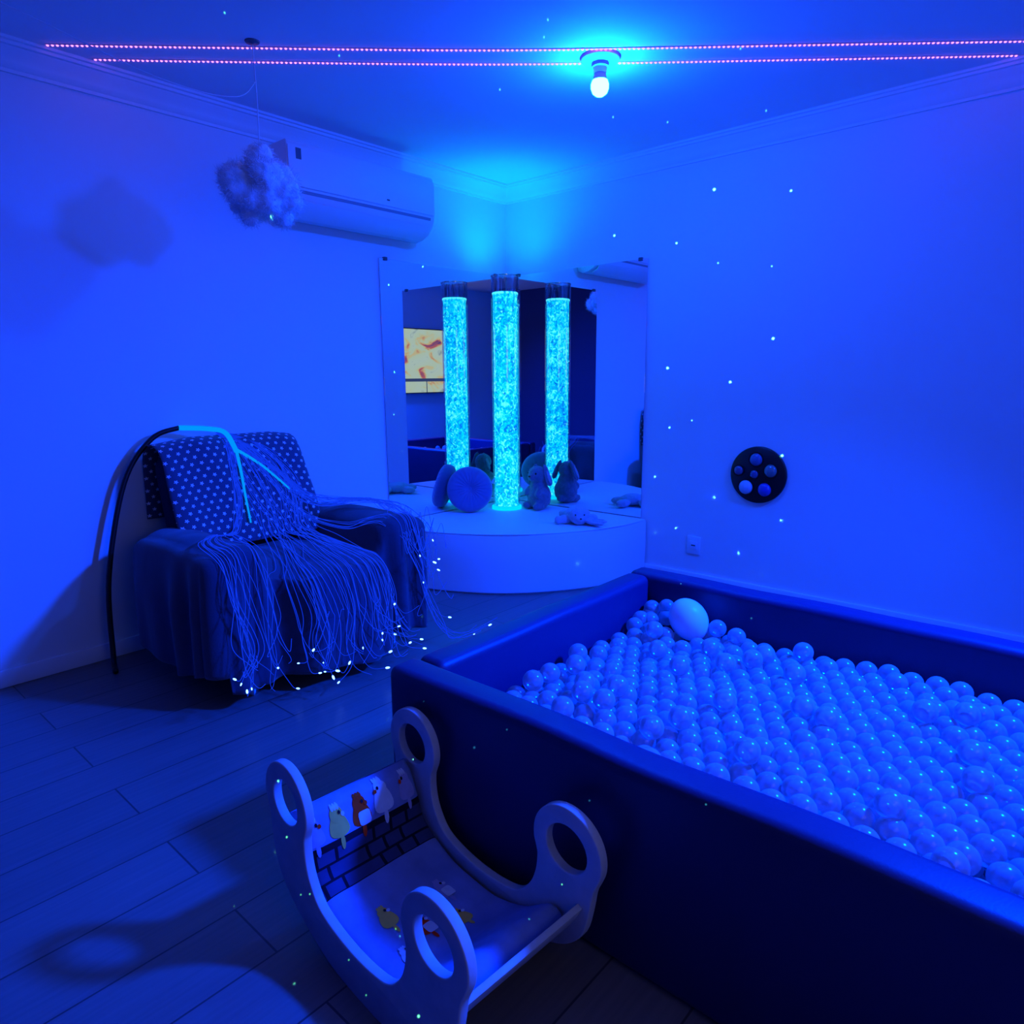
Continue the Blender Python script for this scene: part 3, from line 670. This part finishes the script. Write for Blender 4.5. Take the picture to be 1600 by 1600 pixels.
# ------------------------------------------------------------------ rocking cradle
RX = 2.312
def rocker():
    yn, yf = -3.06, -2.71
    t = thing('rocking_cradle', 'small plywood rocking cradle with ring handles in front of the ball pit', 'rocker', (RX, (yn + yf) / 2 - 0.006, 0.001))
    t.rotation_euler = (0, math.radians(3.2), math.radians(-3.6))
    half = [(0.0, 0.0), (0.08, 0.003), (0.16, 0.024), (0.225, 0.052), (0.278, 0.085), (0.314, 0.132), (0.327, 0.19), (0.333, 0.24)]
    lc, lr = (0.262, 0.306), 0.089
    circ = [(lc[0] + lr * math.cos(a), lc[1] + lr * math.sin(a)) for a in [math.radians(-25 + 232 * k / 16) for k in range(17)]]
    inner = [(0.187, 0.247), (0.184, 0.205), (0.168, 0.160), (0.130, 0.116), (0.065, 0.097), (0.0, 0.092)]
    h = [Vector((x, z, 0)) for (x, z) in half + circ + inner]
    hs = spline(h, 4)
    outl = [(p.x, p.y) for p in hs] + [(-p.x, p.y) for p in hs[-2:0:-1]]
    hole = [(0.058 * math.cos(2 * PI * k / 36), 0.056 * math.sin(2 * PI * k / 36)) for k in range(36)]
    def panel():
        cu = bpy.data.curves.new('tmp', 'CURVE'); cu.dimensions = '2D'; cu.fill_mode = 'BOTH'; cu.extrude = 0.0075; cu.bevel_depth = 0.0035; cu.bevel_resolution = 2
        for pts in (outl, [(lc[0] + x, lc[1] + z) for x, z in hole], [(-lc[0] + x, lc[1] + z) for x, z in hole]):
            s = cu.splines.new('POLY'); s.points.add(len(pts) - 1); s.use_cyclic_u = True
            for p, (x, z) in zip(s.points, pts): p.co = (x, z, 0, 1)
        o = bpy.data.objects.new('tmp', cu); COL.objects.link(o)
        dg = bpy.context.evaluated_depsgraph_get(); dg.update()
        me = bpy.data.meshes.new_from_object(o.evaluated_get(dg)); bpy.data.objects.remove(o); bpy.data.curves.remove(cu)
        for v in me.vertices: v.co = (v.co.x, -v.co.z, v.co.y)
        me.materials.clear(); me.update()
        bm = bmesh.new(); bm.from_mesh(me); bmesh.ops.remove_doubles(bm, verts=bm.verts, dist=1e-5); bpy.data.meshes.remove(me)
        return bm
    d = (yf - yn) / 2
    from_bm('side_panel', panel(), M_plywood, t).location = (0, -d, 0)
    from_bm('side_panel', panel(), M_plywood, t).location = (0, d, 0)
    # slats across, following the rocker curve
    for (x, z, a) in ((-0.298, 0.195, 1.2), (-0.262, 0.115, 0.85), (-0.16, 0.052, 0.35), (-0.05, 0.03, 0.08), (0.06, 0.03, -0.08), (0.17, 0.056, -0.35), (0.298, 0.175, -1.15)):
        bm = bmesh.new(); add_box(bm, (-0.026, -d + 0.011, -0.007), (0.026, d - 0.011, 0.007), 0.0025, 2)
        for v in bm.verts: v.co = Matrix.Rotation(a, 3, 'Y') @ v.co + Vector((x, 0, z))
        from_bm('slat', bm, M_plywood, t)
    # padded lining with the printed birds: one pad sweeping from the raised end down over the bottom
    path = spline([(-0.288, 0, 0.254), (-0.266, 0, 0.220), (-0.238, 0, 0.170), (-0.19, 0, 0.112), (-0.11, 0, 0.072), (0.0, 0, 0.060), (0.10, 0, 0.072), (0.17, 0, 0.100), (0.232, 0, 0.150), (0.252, 0, 0.157), (0.266, 0, 0.146), (0.271, 0, 0.128)], 12)
    W = d - 0.016; nv = 40; V, F, mi = [], [], []; UV = []
    m_sky = mat('print_sky_blue', (0.22, 0.27, 0.52), 0.9, 0.1, 0.55, 9, 0.35, 40)
    m_brick = mat('print_brick_blue', (0.055, 0.06, 0.14), 0.9, 0.1, 0.3, 20)
    m_dark = mat('print_dark_line', (0.012, 0.012, 0.02), 0.9, 0.1, 0.1)
    m_yel = mat('print_yellow', (0.95, 0.52, 0.09), 0.9, 0.1, 0.15, 60)
    m_or = mat('print_orange', (0.95, 0.055, 0.008), 0.9, 0.1, 0.15, 60)
    m_wh = mat('print_white', (0.68, 0.68, 0.74), 0.9, 0.1, 0.15, 60)
    m_lil = mat('print_lilac', (0.36, 0.34, 0.58), 0.9, 0.1, 0.15, 60)
    mats = [m_sky, m_brick, m_dark, m_yel, m_or, m_wh, m_lil]
    n = len(path); L = [0.0]
    for i in range(1, n): L.append(L[-1] + (path[i] - path[i - 1]).length)
    def surf(s, v, off=0.0):
        s = max(0.0, min(L[-1] - 1e-6, s)); i = max(k for k in range(n - 1) if L[k] <= s); f = (s - L[i]) / (L[i + 1] - L[i])
        p = path[i].lerp(path[i + 1], f); tg = (path[i + 1] - path[i]).normalized(); nm = Vector((-tg.z, 0, tg.x))
        if nm.z < 0 and abs(nm.z) > abs(nm.x): nm = -nm
        th = (0.020 + 0.026 * sstep(0.17, 0.08, s)) * (1 - abs(v) ** 6) ** 0.5
        th *= min(1.0, math.sqrt(max(0.0, s + 0.004) / 0.03), math.sqrt(max(0.0, L[-1] - s + 0.004) / 0.02))
        th += 0.006 * noise.noise(Vector((s * 9, v * 3, 0.3)))
        return p + nm * (th + off) + Vector((0, v * W, 0)), nm
    ns = 220
    for k in range(ns + 1):
        s = L[-1] * k / ns
        for j in range(nv + 1):
            v = -1 + 2 * j / nv; p, nm = surf(s, v); V.append(p)
    def cls(s, v):
        if s < 0.098: return 0
        if s < 0.106: return 2
        if s < 0.215:
            row = int((s - 0.106) / 0.036); fy = ((s - 0.106) / 0.036) % 1; fx = (v * 3.2 + 0.5 * row) % 1
            return 2 if fy < 0.16 or fx < 0.10 else 1
        return 0
    for k in range(ns):
        for j in range(nv):
            a = k * (nv + 1) + j; F.append((a, a + 1, a + nv + 2, a + nv + 1)); mi.append(cls(L[-1] * (k + 0.5) / ns, -1 + 2 * (j + 0.5) / nv))
    # underside
    b0 = len(V)
    for k in range(ns + 1):
        s = L[-1] * k / ns
        for j in (0, nv):
            v = -1 + 2 * j / nv; p, nm = surf(s, v, 0.0); V.append(p - nm * 0.008)
    for k in range(ns):
        F.append((b0 + 2 * k, b0 + 2 * k + 2, b0 + 2 * k + 3, b0 + 2 * k + 1)); mi.append(0)
        a = k * (nv + 1); F.append((a, a + nv + 1, b0 + 2 * k + 2, b0 + 2 * k)); mi.append(0)
        F.append((a + nv, b0 + 2 * k + 1, b0 + 2 * k + 3, a + 2 * nv + 1)); mi.append(0)
    # birds: printed patches lying on the fabric (s down the fabric, v across it)
    def patch(cs, cv, rs, rv, mt, off, power=2.0, taper=0.0, n=22):
        b = len(V); p, nm = surf(cs, cv, off); V.append(p)
        for ring in (0.5, 1.0):
            for k in range(n):
                a = 2 * PI * k / n; x = math.copysign(abs(math.cos(a)) ** (2 / power), math.cos(a)); y = math.copysign(abs(math.sin(a)) ** (2 / power), math.sin(a))
                wv = rv * (1 + taper * x)
                p, nm = surf(cs + rs * ring * x, cv + wv * ring * y, off); V.append(p)
        for k in range(n):
            k2 = (k + 1) % n; F.append((b, b + 1 + k, b + 1 + k2)); mi.append(mt)
            F.append((b + 1 + k, b + 1 + n + k, b + 1 + n + k2, b + 1 + k2)); mi.append(mt)
    def bird(cv, sz, body, belly, crest, beak=4, cs=0.068, look=1):
        patch(cs, cv, 0.029 * sz, 0.150 * sz, body, 0.0015, 2.4, 0.22)
        patch(cs - 0.026 * sz, cv, 0.017 * sz, 0.100 * sz, body, 0.0020)
        if belly is not None: patch(cs + 0.010 * sz, cv + 0.035 * look, 0.020 * sz, 0.100 * sz, belly, 0.0030, 4.5)
        for e in (-0.7, 0.0, 0.7): patch(cs - 0.042 * sz, cv + e * 0.06 * sz, 0.008 * sz, 0.022 * sz, crest, 0.0026)
        patch(cs - 0.028 * sz, cv + 0.045 * look * sz, 0.0040, 0.020, 2, 0.0036, n=10)
        patch(cs - 0.023 * sz, cv + 0.095 * look * sz, 0.0045, 0.028, beak, 0.0036, n=10)
        patch(cs + 0.040 * sz, cv, 0.018 * sz, 0.035 * sz, body, 0.0015, n=10)
    bird(-0.86, 0.85, 6, None, 5); bird(-0.50, 1.0, 3, None, 5, 5); bird(-0.12, 0.98, 4, 5, 4); bird(0.27, 1.05, 5, None, 5, 4, 0.060, -1); bird(0.72, 0.95, 6, None, 5, 4, 0.062, -1)
    for (cs, cv, sc, b1, b2) in ((0.42, -0.16, 0.8, 4, 5), (0.34, -0.45, 0.8, 3, None), (0.36, 0.45, 0.8, 6, 5), (0.46, -0.62, 0.7, 5, None), (0.46, 0.3, 0.7, 3, None)):
        bird(cv, sc, b1, b2, b1, 5, cs)
    o = from_py('padded_lining', V, F, mats, t, True)
    o.data.polygons.foreach_set('material_index', mi); o.data.update()
rocker()

# ------------------------------------------------------------------ armchair, throws
CY = -2.15
ARM_Y, ARM_W, ARM_T = 0.40, 0.118, 0.615
def seat_h(x, y):
    u = (y - CY)
    seat = 0.405 + 0.055 * max(0.0, 1 - (u / 0.36) ** 2) + 0.03 * math.sin((x - 0.3) / 0.75 * PI)
    d = abs(abs(u) - ARM_Y) / ARM_W
    arm = (ARM_T - 0.085 + 0.085 * math.sqrt(max(0.0, 1 - min(1, d) ** 2)) - 0.16 * max(0, d - 1) * 4) if d < 1.4 else -1
    arm -= 0.03 * sstep(0.5, 0.1, x)
    k = 0.03
    e = max(-1.0, min(1.0, (seat - arm) / k))
    return max(seat, arm) + (0.25 * k * (1 - abs(e)) ** 2)
def front_x(y):
    u = abs(y - CY); return 0.930 + 0.120 * sstep(0.275, 0.17, u) - 0.030 * sstep(0.22, 0.27, u) * sstep(0.34, 0.29, u)
def back_x(z): return 0.40 - (z - 0.45) * 0.36
def armchair():
    t = thing('armchair', 'armchair draped in throws, standing against the wall below the hanging cloud', 'armchair', (0.5, CY, 0))
    O = Vector((0.5, CY, 0))
    def rb(name, lo, hi, bev, rot=None):
        bm = bmesh.new(); add_box(bm, Vector(lo) - O, Vector(hi) - O, bev, 4, rot); return from_bm(name, bm, M_chair, t)
    rb('base', (0.10, CY - 0.42, 0.09), (0.88, CY + 0.42, 0.30), 0.04)
    rb('seat_cushion', (0.24, CY - 0.28, 0.28), (0.93, CY + 0.28, 0.40), 0.045)
    for s in (-1, 1): rb('armrest', (0.12, CY + s * ARM_Y - 0.085, 0.10), (0.89, CY + s * ARM_Y + 0.085, 0.555), 0.06)
    bm = bmesh.new(); add_box(bm, (0.06, CY - 0.36, 0.28), (0.245, CY + 0.34, 0.935), 0.075, 5)
    for v in bm.verts:
        k = (v.co.z - 0.28) / 0.7
        v.co.x += 0.13 * (1 - k) + (-0.03 * k); u = (v.co.y - CY) / 0.36
        v.co.z -= 0.05 * max(0, abs(u) - 0.55) * k
        v.co -= O
    from_bm('backrest', bm, M_chair, t)
    for (x, y) in ((0.16, CY - 0.36), (0.16, CY + 0.36), (0.84, CY - 0.36), (0.84, CY + 0.36)):
        lathe('foot', [(0.0, 0.0), (0.026, 0.0), (0.032, 0.02), (0.028, 0.06), (0.024, 0.095), (0.0, 0.095)], M_chrome, t, 20, Vector((x, y, 0)) - O, cap=False)
armchair()

DR = 0.055
def throw_blanket():
    xs0, SW = 0.26, 0.485           # rear start, half width at the bend
    nu, nt, nvv = 54, 30, 90
    V, F = [], []
    us = [xs0 + (1 - xs0) * 0 + k / nu for k in range(nu + 1)]
    def pos(fu, tx, y, ty, sgn):
        # fu 0..1 along x on the top, tx 0..1 hang over the front; y inside; ty 0..1 hang over the side
        xf = front_x(y) - DR; x = xs0 + fu * (xf - xs0)
        h = seat_h(x, y) + 0.012
        if tx <= 0 and ty <= 0:
            return Vector((x, y, h + 0.006 * noise.noise(Vector((x * 9, y * 9, 0)))))
        ln = math.hypot(tx, ty); dx, dy = tx / ln, ty / ln; tt = min(1.0, max(tx, ty))
        bot = 0.075 + 0.012 * math.sin(y * 13) if ty <= 0 else 0.10 + 0.05 * (0.5 + 0.5 * math.sin(x * 8))
        d = tt * (h - bot + (PI / 2 - 1) * DR); a = d / DR
        if a < PI / 2: out = DR * math.sin(a); dn = DR * (1 - math.cos(a))
        else: out = DR; dn = DR + d - PI / 2 * DR
        s = y if ty <= 0 else (x if tx <= 0 else x * 0.7 + y)
        g = min(1, dn / 0.22)
        fold = g * (0.016 * math.sin(s * 34 + 3 * math.sin(s * 7)) + 0.014 * noise.noise(Vector((s * 9, dn * 2.5, 2.0))))
        out += fold + 0.02 * g
        return Vector((x + dx * out, y + sgn * dy * out, h - dn))
    rows = [(k / nu, 0.0) for k in range(nu + 1)] + [(1.0, k / nt) for k in range(1, nt + 1)]
    cols = [(CY - SW, k / nt, -1) for k in range(nt, 0, -1)] + [(CY - SW + 2 * SW * k / nvv, 0.0, 1) for k in range(nvv + 1)] + [(CY + SW, k / nt, 1) for k in range(1, nt + 1)]
    for (fu, tx) in rows:
        for (y, ty, sg) in cols: V.append(pos(fu, tx, y, ty, sg))
    nc = len(cols)
    for i in range(len(rows) - 1):
        for j in range(nc - 1):
            if i > nu and (cols[j][1] > 0.98 and rows[i][1] > 0.98): continue
            F.append((i * nc + j, i * nc + j + 1, (i + 1) * nc + j + 1, (i + 1) * nc + j))
    bm = bmesh.new(); me = bpy.data.meshes.new('t'); me.from_pydata(V, [], F); bm.from_mesh(me); bpy.data.meshes.remove(me)
    bmesh.ops.remove_doubles(bm, verts=bm.verts, dist=1e-4); bmesh.ops.recalc_face_normals(bm, faces=bm.faces)
    bm.normal_update()
    if sum(f.normal.z * f.calc_area() for f in bm.faces) < 0: bmesh.ops.reverse_faces(bm, faces=bm.faces)
    me = bpy.data.meshes.new('throw_blanket'); bm.to_mesh(me); bm.free()
    o = link('throw_blanket', me, M_blanket); md = o.modifiers.new('thickness', 'SOLIDIFY'); md.thickness = 0.006; md.offset = -1
    return tag(o, 'plain dark grey throw blanket draped over the armchair seat and arms', 'blanket')
BL = throw_blanket()

def star_throw():
    prof = spline([(0.022, 0, 0.62), (0.026, 0, 0.80), (0.036, 0, 0.915), (0.075, 0, 0.968), (0.14, 0, 0.985), (0.205, 0, 0.968), (0.245, 0, 0.92), (0.285, 0, 0.82), (0.335, 0, 0.69), (0.385, 0, 0.56), (0.405, 0, 0.515)], 8)
    y0, y1, n = CY - 0.375, CY + 0.30, 60
    V, F, UV = [], [], []; L = 0
    for i, p in enumerate(prof):
        if i: L += (p - prof[i - 1]).length
        for j in range(n + 1):
            f = j / n; y = y0 + (y1 - y0) * f; u = (y - CY) / 0.36
            z = p.z - 0.05 * max(0, abs(u) - 0.55) * min(1, max(0, (p.z - 0.5) / 0.4))
            e = 0.010 * noise.noise(Vector((p.x * 5, y * 7, p.z * 6))) + 0.006 * math.sin(y * 30 + p.z * 9) * (1 if p.x > 0.2 else 0.2)
            x = p.x + max(e, -0.002)
            if abs(f - 0.5) > 0.46: x -= 0.012 * (abs(f - 0.5) - 0.46) / 0.04
            if p.x > 0.24: y += 0.03 * (f - 0.3) * (0.92 - p.z) / 0.4
            V.append((x, y, z)); UV.append((y, L))
    m = n + 1
    for i in range(len(prof) - 1):
        for j in range(n): F.append((i * m + j, i * m + j + 1, (i + 1) * m + j + 1, (i + 1) * m + j))
    me = bpy.data.meshes.new('star_throw'); me.from_pydata(V, [], F); me.update()
    uvl = me.uv_layers.new(name='UVMap')
    for lp in me.loops: uvl.data[lp.index].uv = UV[lp.vertex_index]
    o = link('star_throw', me, M_star); md = o.modifiers.new('thickness', 'SOLIDIFY'); md.thickness = 0.004; md.offset = -1
    return tag(o, 'grey cloth with white stars hung over the armchair backrest', 'cloth')
ST = star_throw()

# ------------------------------------------------------------------ fibre optic strands
def fibres():
    src = Vector((0.15, -2.215, 1.0))
    t = thing('fibre_optic_spray', 'bundle of glowing blue fibre optic strands spilling over the armchair', 'fibre optic light', src)
    V, P = [], []
    for o in (BL, ST):
        b = len(V); V += [v.co.copy() for v in o.data.vertices]; P += [tuple(b + i for i in p.vertices) for p in o.data.polygons]
    n_blanket = len(BL.data.polygons)
    bvh = BVHTree.FromPolygons(V, P)
    q = random.Random(21)
    def settle(p):
        r = bvh.find_nearest(p, 0.25)
        if r[0] is None: return p
        loc, nm = r[0], r[1]; d = (p - loc).dot(nm); on_star = r[2] >= n_blanket
        # outward side of the cloth is away from the chair's inside
        out = Vector((loc.x - 0.45, loc.y - CY, loc.z - 0.25))
        if on_star and nm.dot(out) < 0: nm = -nm; d = -d
        if d < 0.006: p = p + nm * (0.006 - d)
        return p
    bmt = bmesh.new(); add_ellipsoid(bmt, (0, 0, 0.002), (0.0034, 0.0034, 0.0075), None, 2)
    tip_me = bpy.data.meshes.new('tip'); bmt.to_mesh(tip_me); bmt.free(); tip_me.materials.append(M_tip)
    def strand(pts, n=7, push=True):
        pp = spline(pts, n)
        if push: pp = [settle(p) for p in pp]; pp = [pp[0]] + [(pp[i - 1] + pp[i] * 2 + pp[i + 1]) / 4 for i in range(1, len(pp) - 1)] + [pp[-1]]
        for p in pp: p.z = max(p.z, 0.008)
        V, F = tube_data([p - src for p in pp], q.choice([0.0010, 0.0012, 0.0014]), 5)
        s = from_py('strand', V, F, M_fibre, t)
        if q.random() > 0.45: return
        o = bpy.data.objects.new('tip', tip_me); COL.objects.link(o); o.parent = s; k = q.uniform(0.7, 1.35); o.scale = (k, k, k); o.location = pp[-1] - src
        o.rotation_euler = (pp[-1] - pp[-2]).to_track_quat('Z', 'Y').to_euler()
    J = lambda a: q.uniform(-a, a)
    # over the seat and down the front
    for i in range(50):
        f = q.random(); ye = CY - 0.30 + 0.56 * f + J(0.03); xf = front_x(ye); h = seat_h(xf - 0.1, ye)
        ym = -2.22 + 0.26 * f + J(0.03); ys = -2.12 + 0.22 * f + J(0.05)
        zt = q.choice([0.10, 0.13, 0.18, 0.24]) + J(0.03); dy = J(0.10)
        pts = [src + Vector((J(0.015), J(0.02), J(0.008))), (back_x(0.87) + 0.02, ym - 0.03, 0.88 + J(0.03)), (back_x(0.72) + 0.02, ym + 0.06 * f + J(0.02), 0.72), (back_x(0.56) + 0.03, ys - 0.03, 0.56 + J(0.02)),
               (0.55 + J(0.06), ys + 0.3 * (ye - ys), seat_h(0.55, ys) + 0.03 + abs(J(0.02))), (0.82, ys + 0.75 * (ye - ys), seat_h(0.8, ye) + 0.025), (xf - 0.03, ye, h + 0.01), (xf + 0.035 + abs(J(0.02)), ye + J(0.02), h - 0.12),
               (xf + 0.04 + abs(J(0.03)), ye + J(0.03), max(0.2, zt + 0.08)), (xf + 0.06 + abs(J(0.05)), ye + dy * 0.5, zt), (xf + 0.09 + abs(J(0.05)), ye + dy + J(0.03), zt + J(0.05))]
        strand(pts)
    # over the far arm
    for i in range(26):
        xe = q.random(); ya = CY + ARM_Y; xa = 0.60 + 0.32 * xe; yo = CY + 0.485 + DR
        zt = 0.34 + J(0.18); dx = J(0.10)
        pts = [src + Vector((J(0.01), J(0.02), J(0.008))), (back_x(0.9) + 0.02, -2.12 + J(0.03), 0.90), (back_x(0.78) + 0.02, -2.0 + J(0.03), 0.77 + J(0.03)), (0.42 + J(0.04), -1.90 + J(0.02), 0.66 + J(0.03)),
               (0.30 + 0.4 * xa, ya - 0.03, ARM_T + 0.045 + abs(J(0.02))), (0.15 + 0.75 * xa, ya + 0.03, ARM_T + 0.04 + abs(J(0.02))), (xa, ya + 0.085, ARM_T + 0.01)]
        if i % 2:
            yb = ya + J(0.07); pts = pts[:-1] + [(0.84, yb, ARM_T + 0.02), (0.93, yb, ARM_T - 0.03), (0.985, yb + J(0.02), 0.46), (1.0 + abs(J(0.03)), yb + J(0.04), zt + 0.10), (1.02 + abs(J(0.04)), yb + dx * 0.5, zt - 0.02), (1.05 + abs(J(0.05)), yb + dx, zt + J(0.06))]
            strand(pts); continue
        pts += [(xa + 0.05, yo + 0.01, ARM_T - 0.10), (xa + 0.08 + J(0.02), yo + 0.02 + abs(J(0.02)), zt + 0.12), (xa + 0.10 + dx * 0.4, yo + 0.03 + abs(J(0.03)), zt), (xa + 0.10 + dx, yo + 0.04 + abs(J(0.05)), zt - 0.02 + abs(J(0.07)))]
        strand(pts)
    # over the near arm and down its front
    for i in range(18):
        f = q.random(); ya = CY - ARM_Y + 0.18 * (f - 0.5)
        zt = q.choice([0.09, 0.14, 0.2]) + J(0.03); dy = J(0.08)
        pts = [src + Vector((J(0.01), J(0.015), J(0.008))), (back_x(0.88) + 0.02, -2.225 + J(0.02), 0.88), (back_x(0.70) + 0.02, -2.245 + J(0.02), 0.70), (back_x(0.56) + 0.04, -2.30 + J(0.02), 0.575 + J(0.01)), (0.55, -2.42 + J(0.03), 0.60),
               (0.76, ya, ARM_T + 0.02), (0.93, ya + J(0.02), ARM_T - 0.03), (0.985, ya + J(0.02), 0.45), (0.995 + abs(J(0.03)), ya + J(0.05), max(0.22, zt + 0.08)), (1.02 + abs(J(0.05)), ya + dy * 0.6, zt), (1.05 + abs(J(0.05)), ya + dy, zt + J(0.05))]
        strand(pts)
    # a few loose ones that reach out over the floor
    for i in range(7):
        ya = CY + ARM_Y; a = q.uniform(0.0, 1.0)
        pts = [src + Vector((J(0.01), J(0.02), J(0.008))), (back_x(0.85) + 0.02, -2.10 + J(0.03), 0.85), (0.40, -1.98 + J(0.03), 0.62), (0.62, -1.88, 0.56 + J(0.02)), (0.85, -1.80 + J(0.03), 0.58), (0.97, -1.74 + J(0.03), 0.45),
               (1.01, -1.72 + J(0.05), 0.25), (1.05, -1.68 + J(0.05), 0.10), (1.10 + 0.06 * a, -1.62 + J(0.05), 0.03 + 0.05 * a), (1.16 + 0.1 * a, -1.55 + J(0.08), 0.05 + 0.10 * a)]
        strand(pts)
    # the bound trunk of the bundle over the top of the back
    def trunk(pts, r0, r1):
        pp = [settle(p) for p in spline(pts, 8)]
        return [p - src for p in pp], (lambda f: r0 + (r1 - r0) * f)
    tube('feed_cable', [p - src for p in spline([(0.22, -2.80, 0.012), (0.12, -2.77, 0.06), (0.09, -2.74, 0.40), (0.075, -2.63, 0.80), (0.085, -2.50, 0.985), (0.10, -2.38, 1.03)], 8)], 0.011, M_black, t, 10)
    P, r = trunk([(0.10, -2.38, 1.03), (0.14, -2.26, 1.02), (0.20, -2.21, 1.0), (0.262, -2.195, 0.915)], 0.012, 0.011)
    tube('bundle_trunk', P, r, M_trunk, t, 10)
    for pts in ([(0.262, -2.195, 0.915), (0.31, -2.205, 0.82), (0.35, -2.215, 0.72), (0.40, -2.225, 0.60)], [(0.25, -2.20, 0.93), (0.275, -2.12, 0.87), (0.31, -2.04, 0.79), (0.34, -1.98, 0.72)]):
        P, r = trunk(pts, 0.008, 0.004); tube('bundle_branch', P, r, M_trunk, t, 8)
fibres()

# ------------------------------------------------------------------ television on the wall behind the camera (seen in the mirrors)
def television():
    y0, y1, z0, z1 = -3.72, -2.42, 1.04, 1.90
    t = thing('television', 'wide television screen lit with a bright cartoon picture, reflected in the mirror', 'television', (XF, (y0 + y1) / 2, (z0 + z1) / 2))
    hw, hh = (y1 - y0) / 2, (z1 - z0) / 2
    box('cabinet', (-0.055, -hw - 0.012, -hh - 0.012), (-0.001, hw + 0.012, hh + 0.012), M_black, t, 0.006)
    me = bpy.data.meshes.new('screen'); me.from_pydata([(-0.0565, -hw, -hh), (-0.0565, hw, -hh), (-0.0565, hw, hh), (-0.0565, -hw, hh)], [], [(0, 3, 2, 1)])
    uv = me.uv_layers.new(name='UVMap'); co = {0: (0, 0), 1: (1, 0), 2: (1, 1), 3: (0, 1)}
    for lp in me.loops: uv.data[lp.index].uv = co[lp.vertex_index]
    link('screen', me, M_screen, t, False)
television()
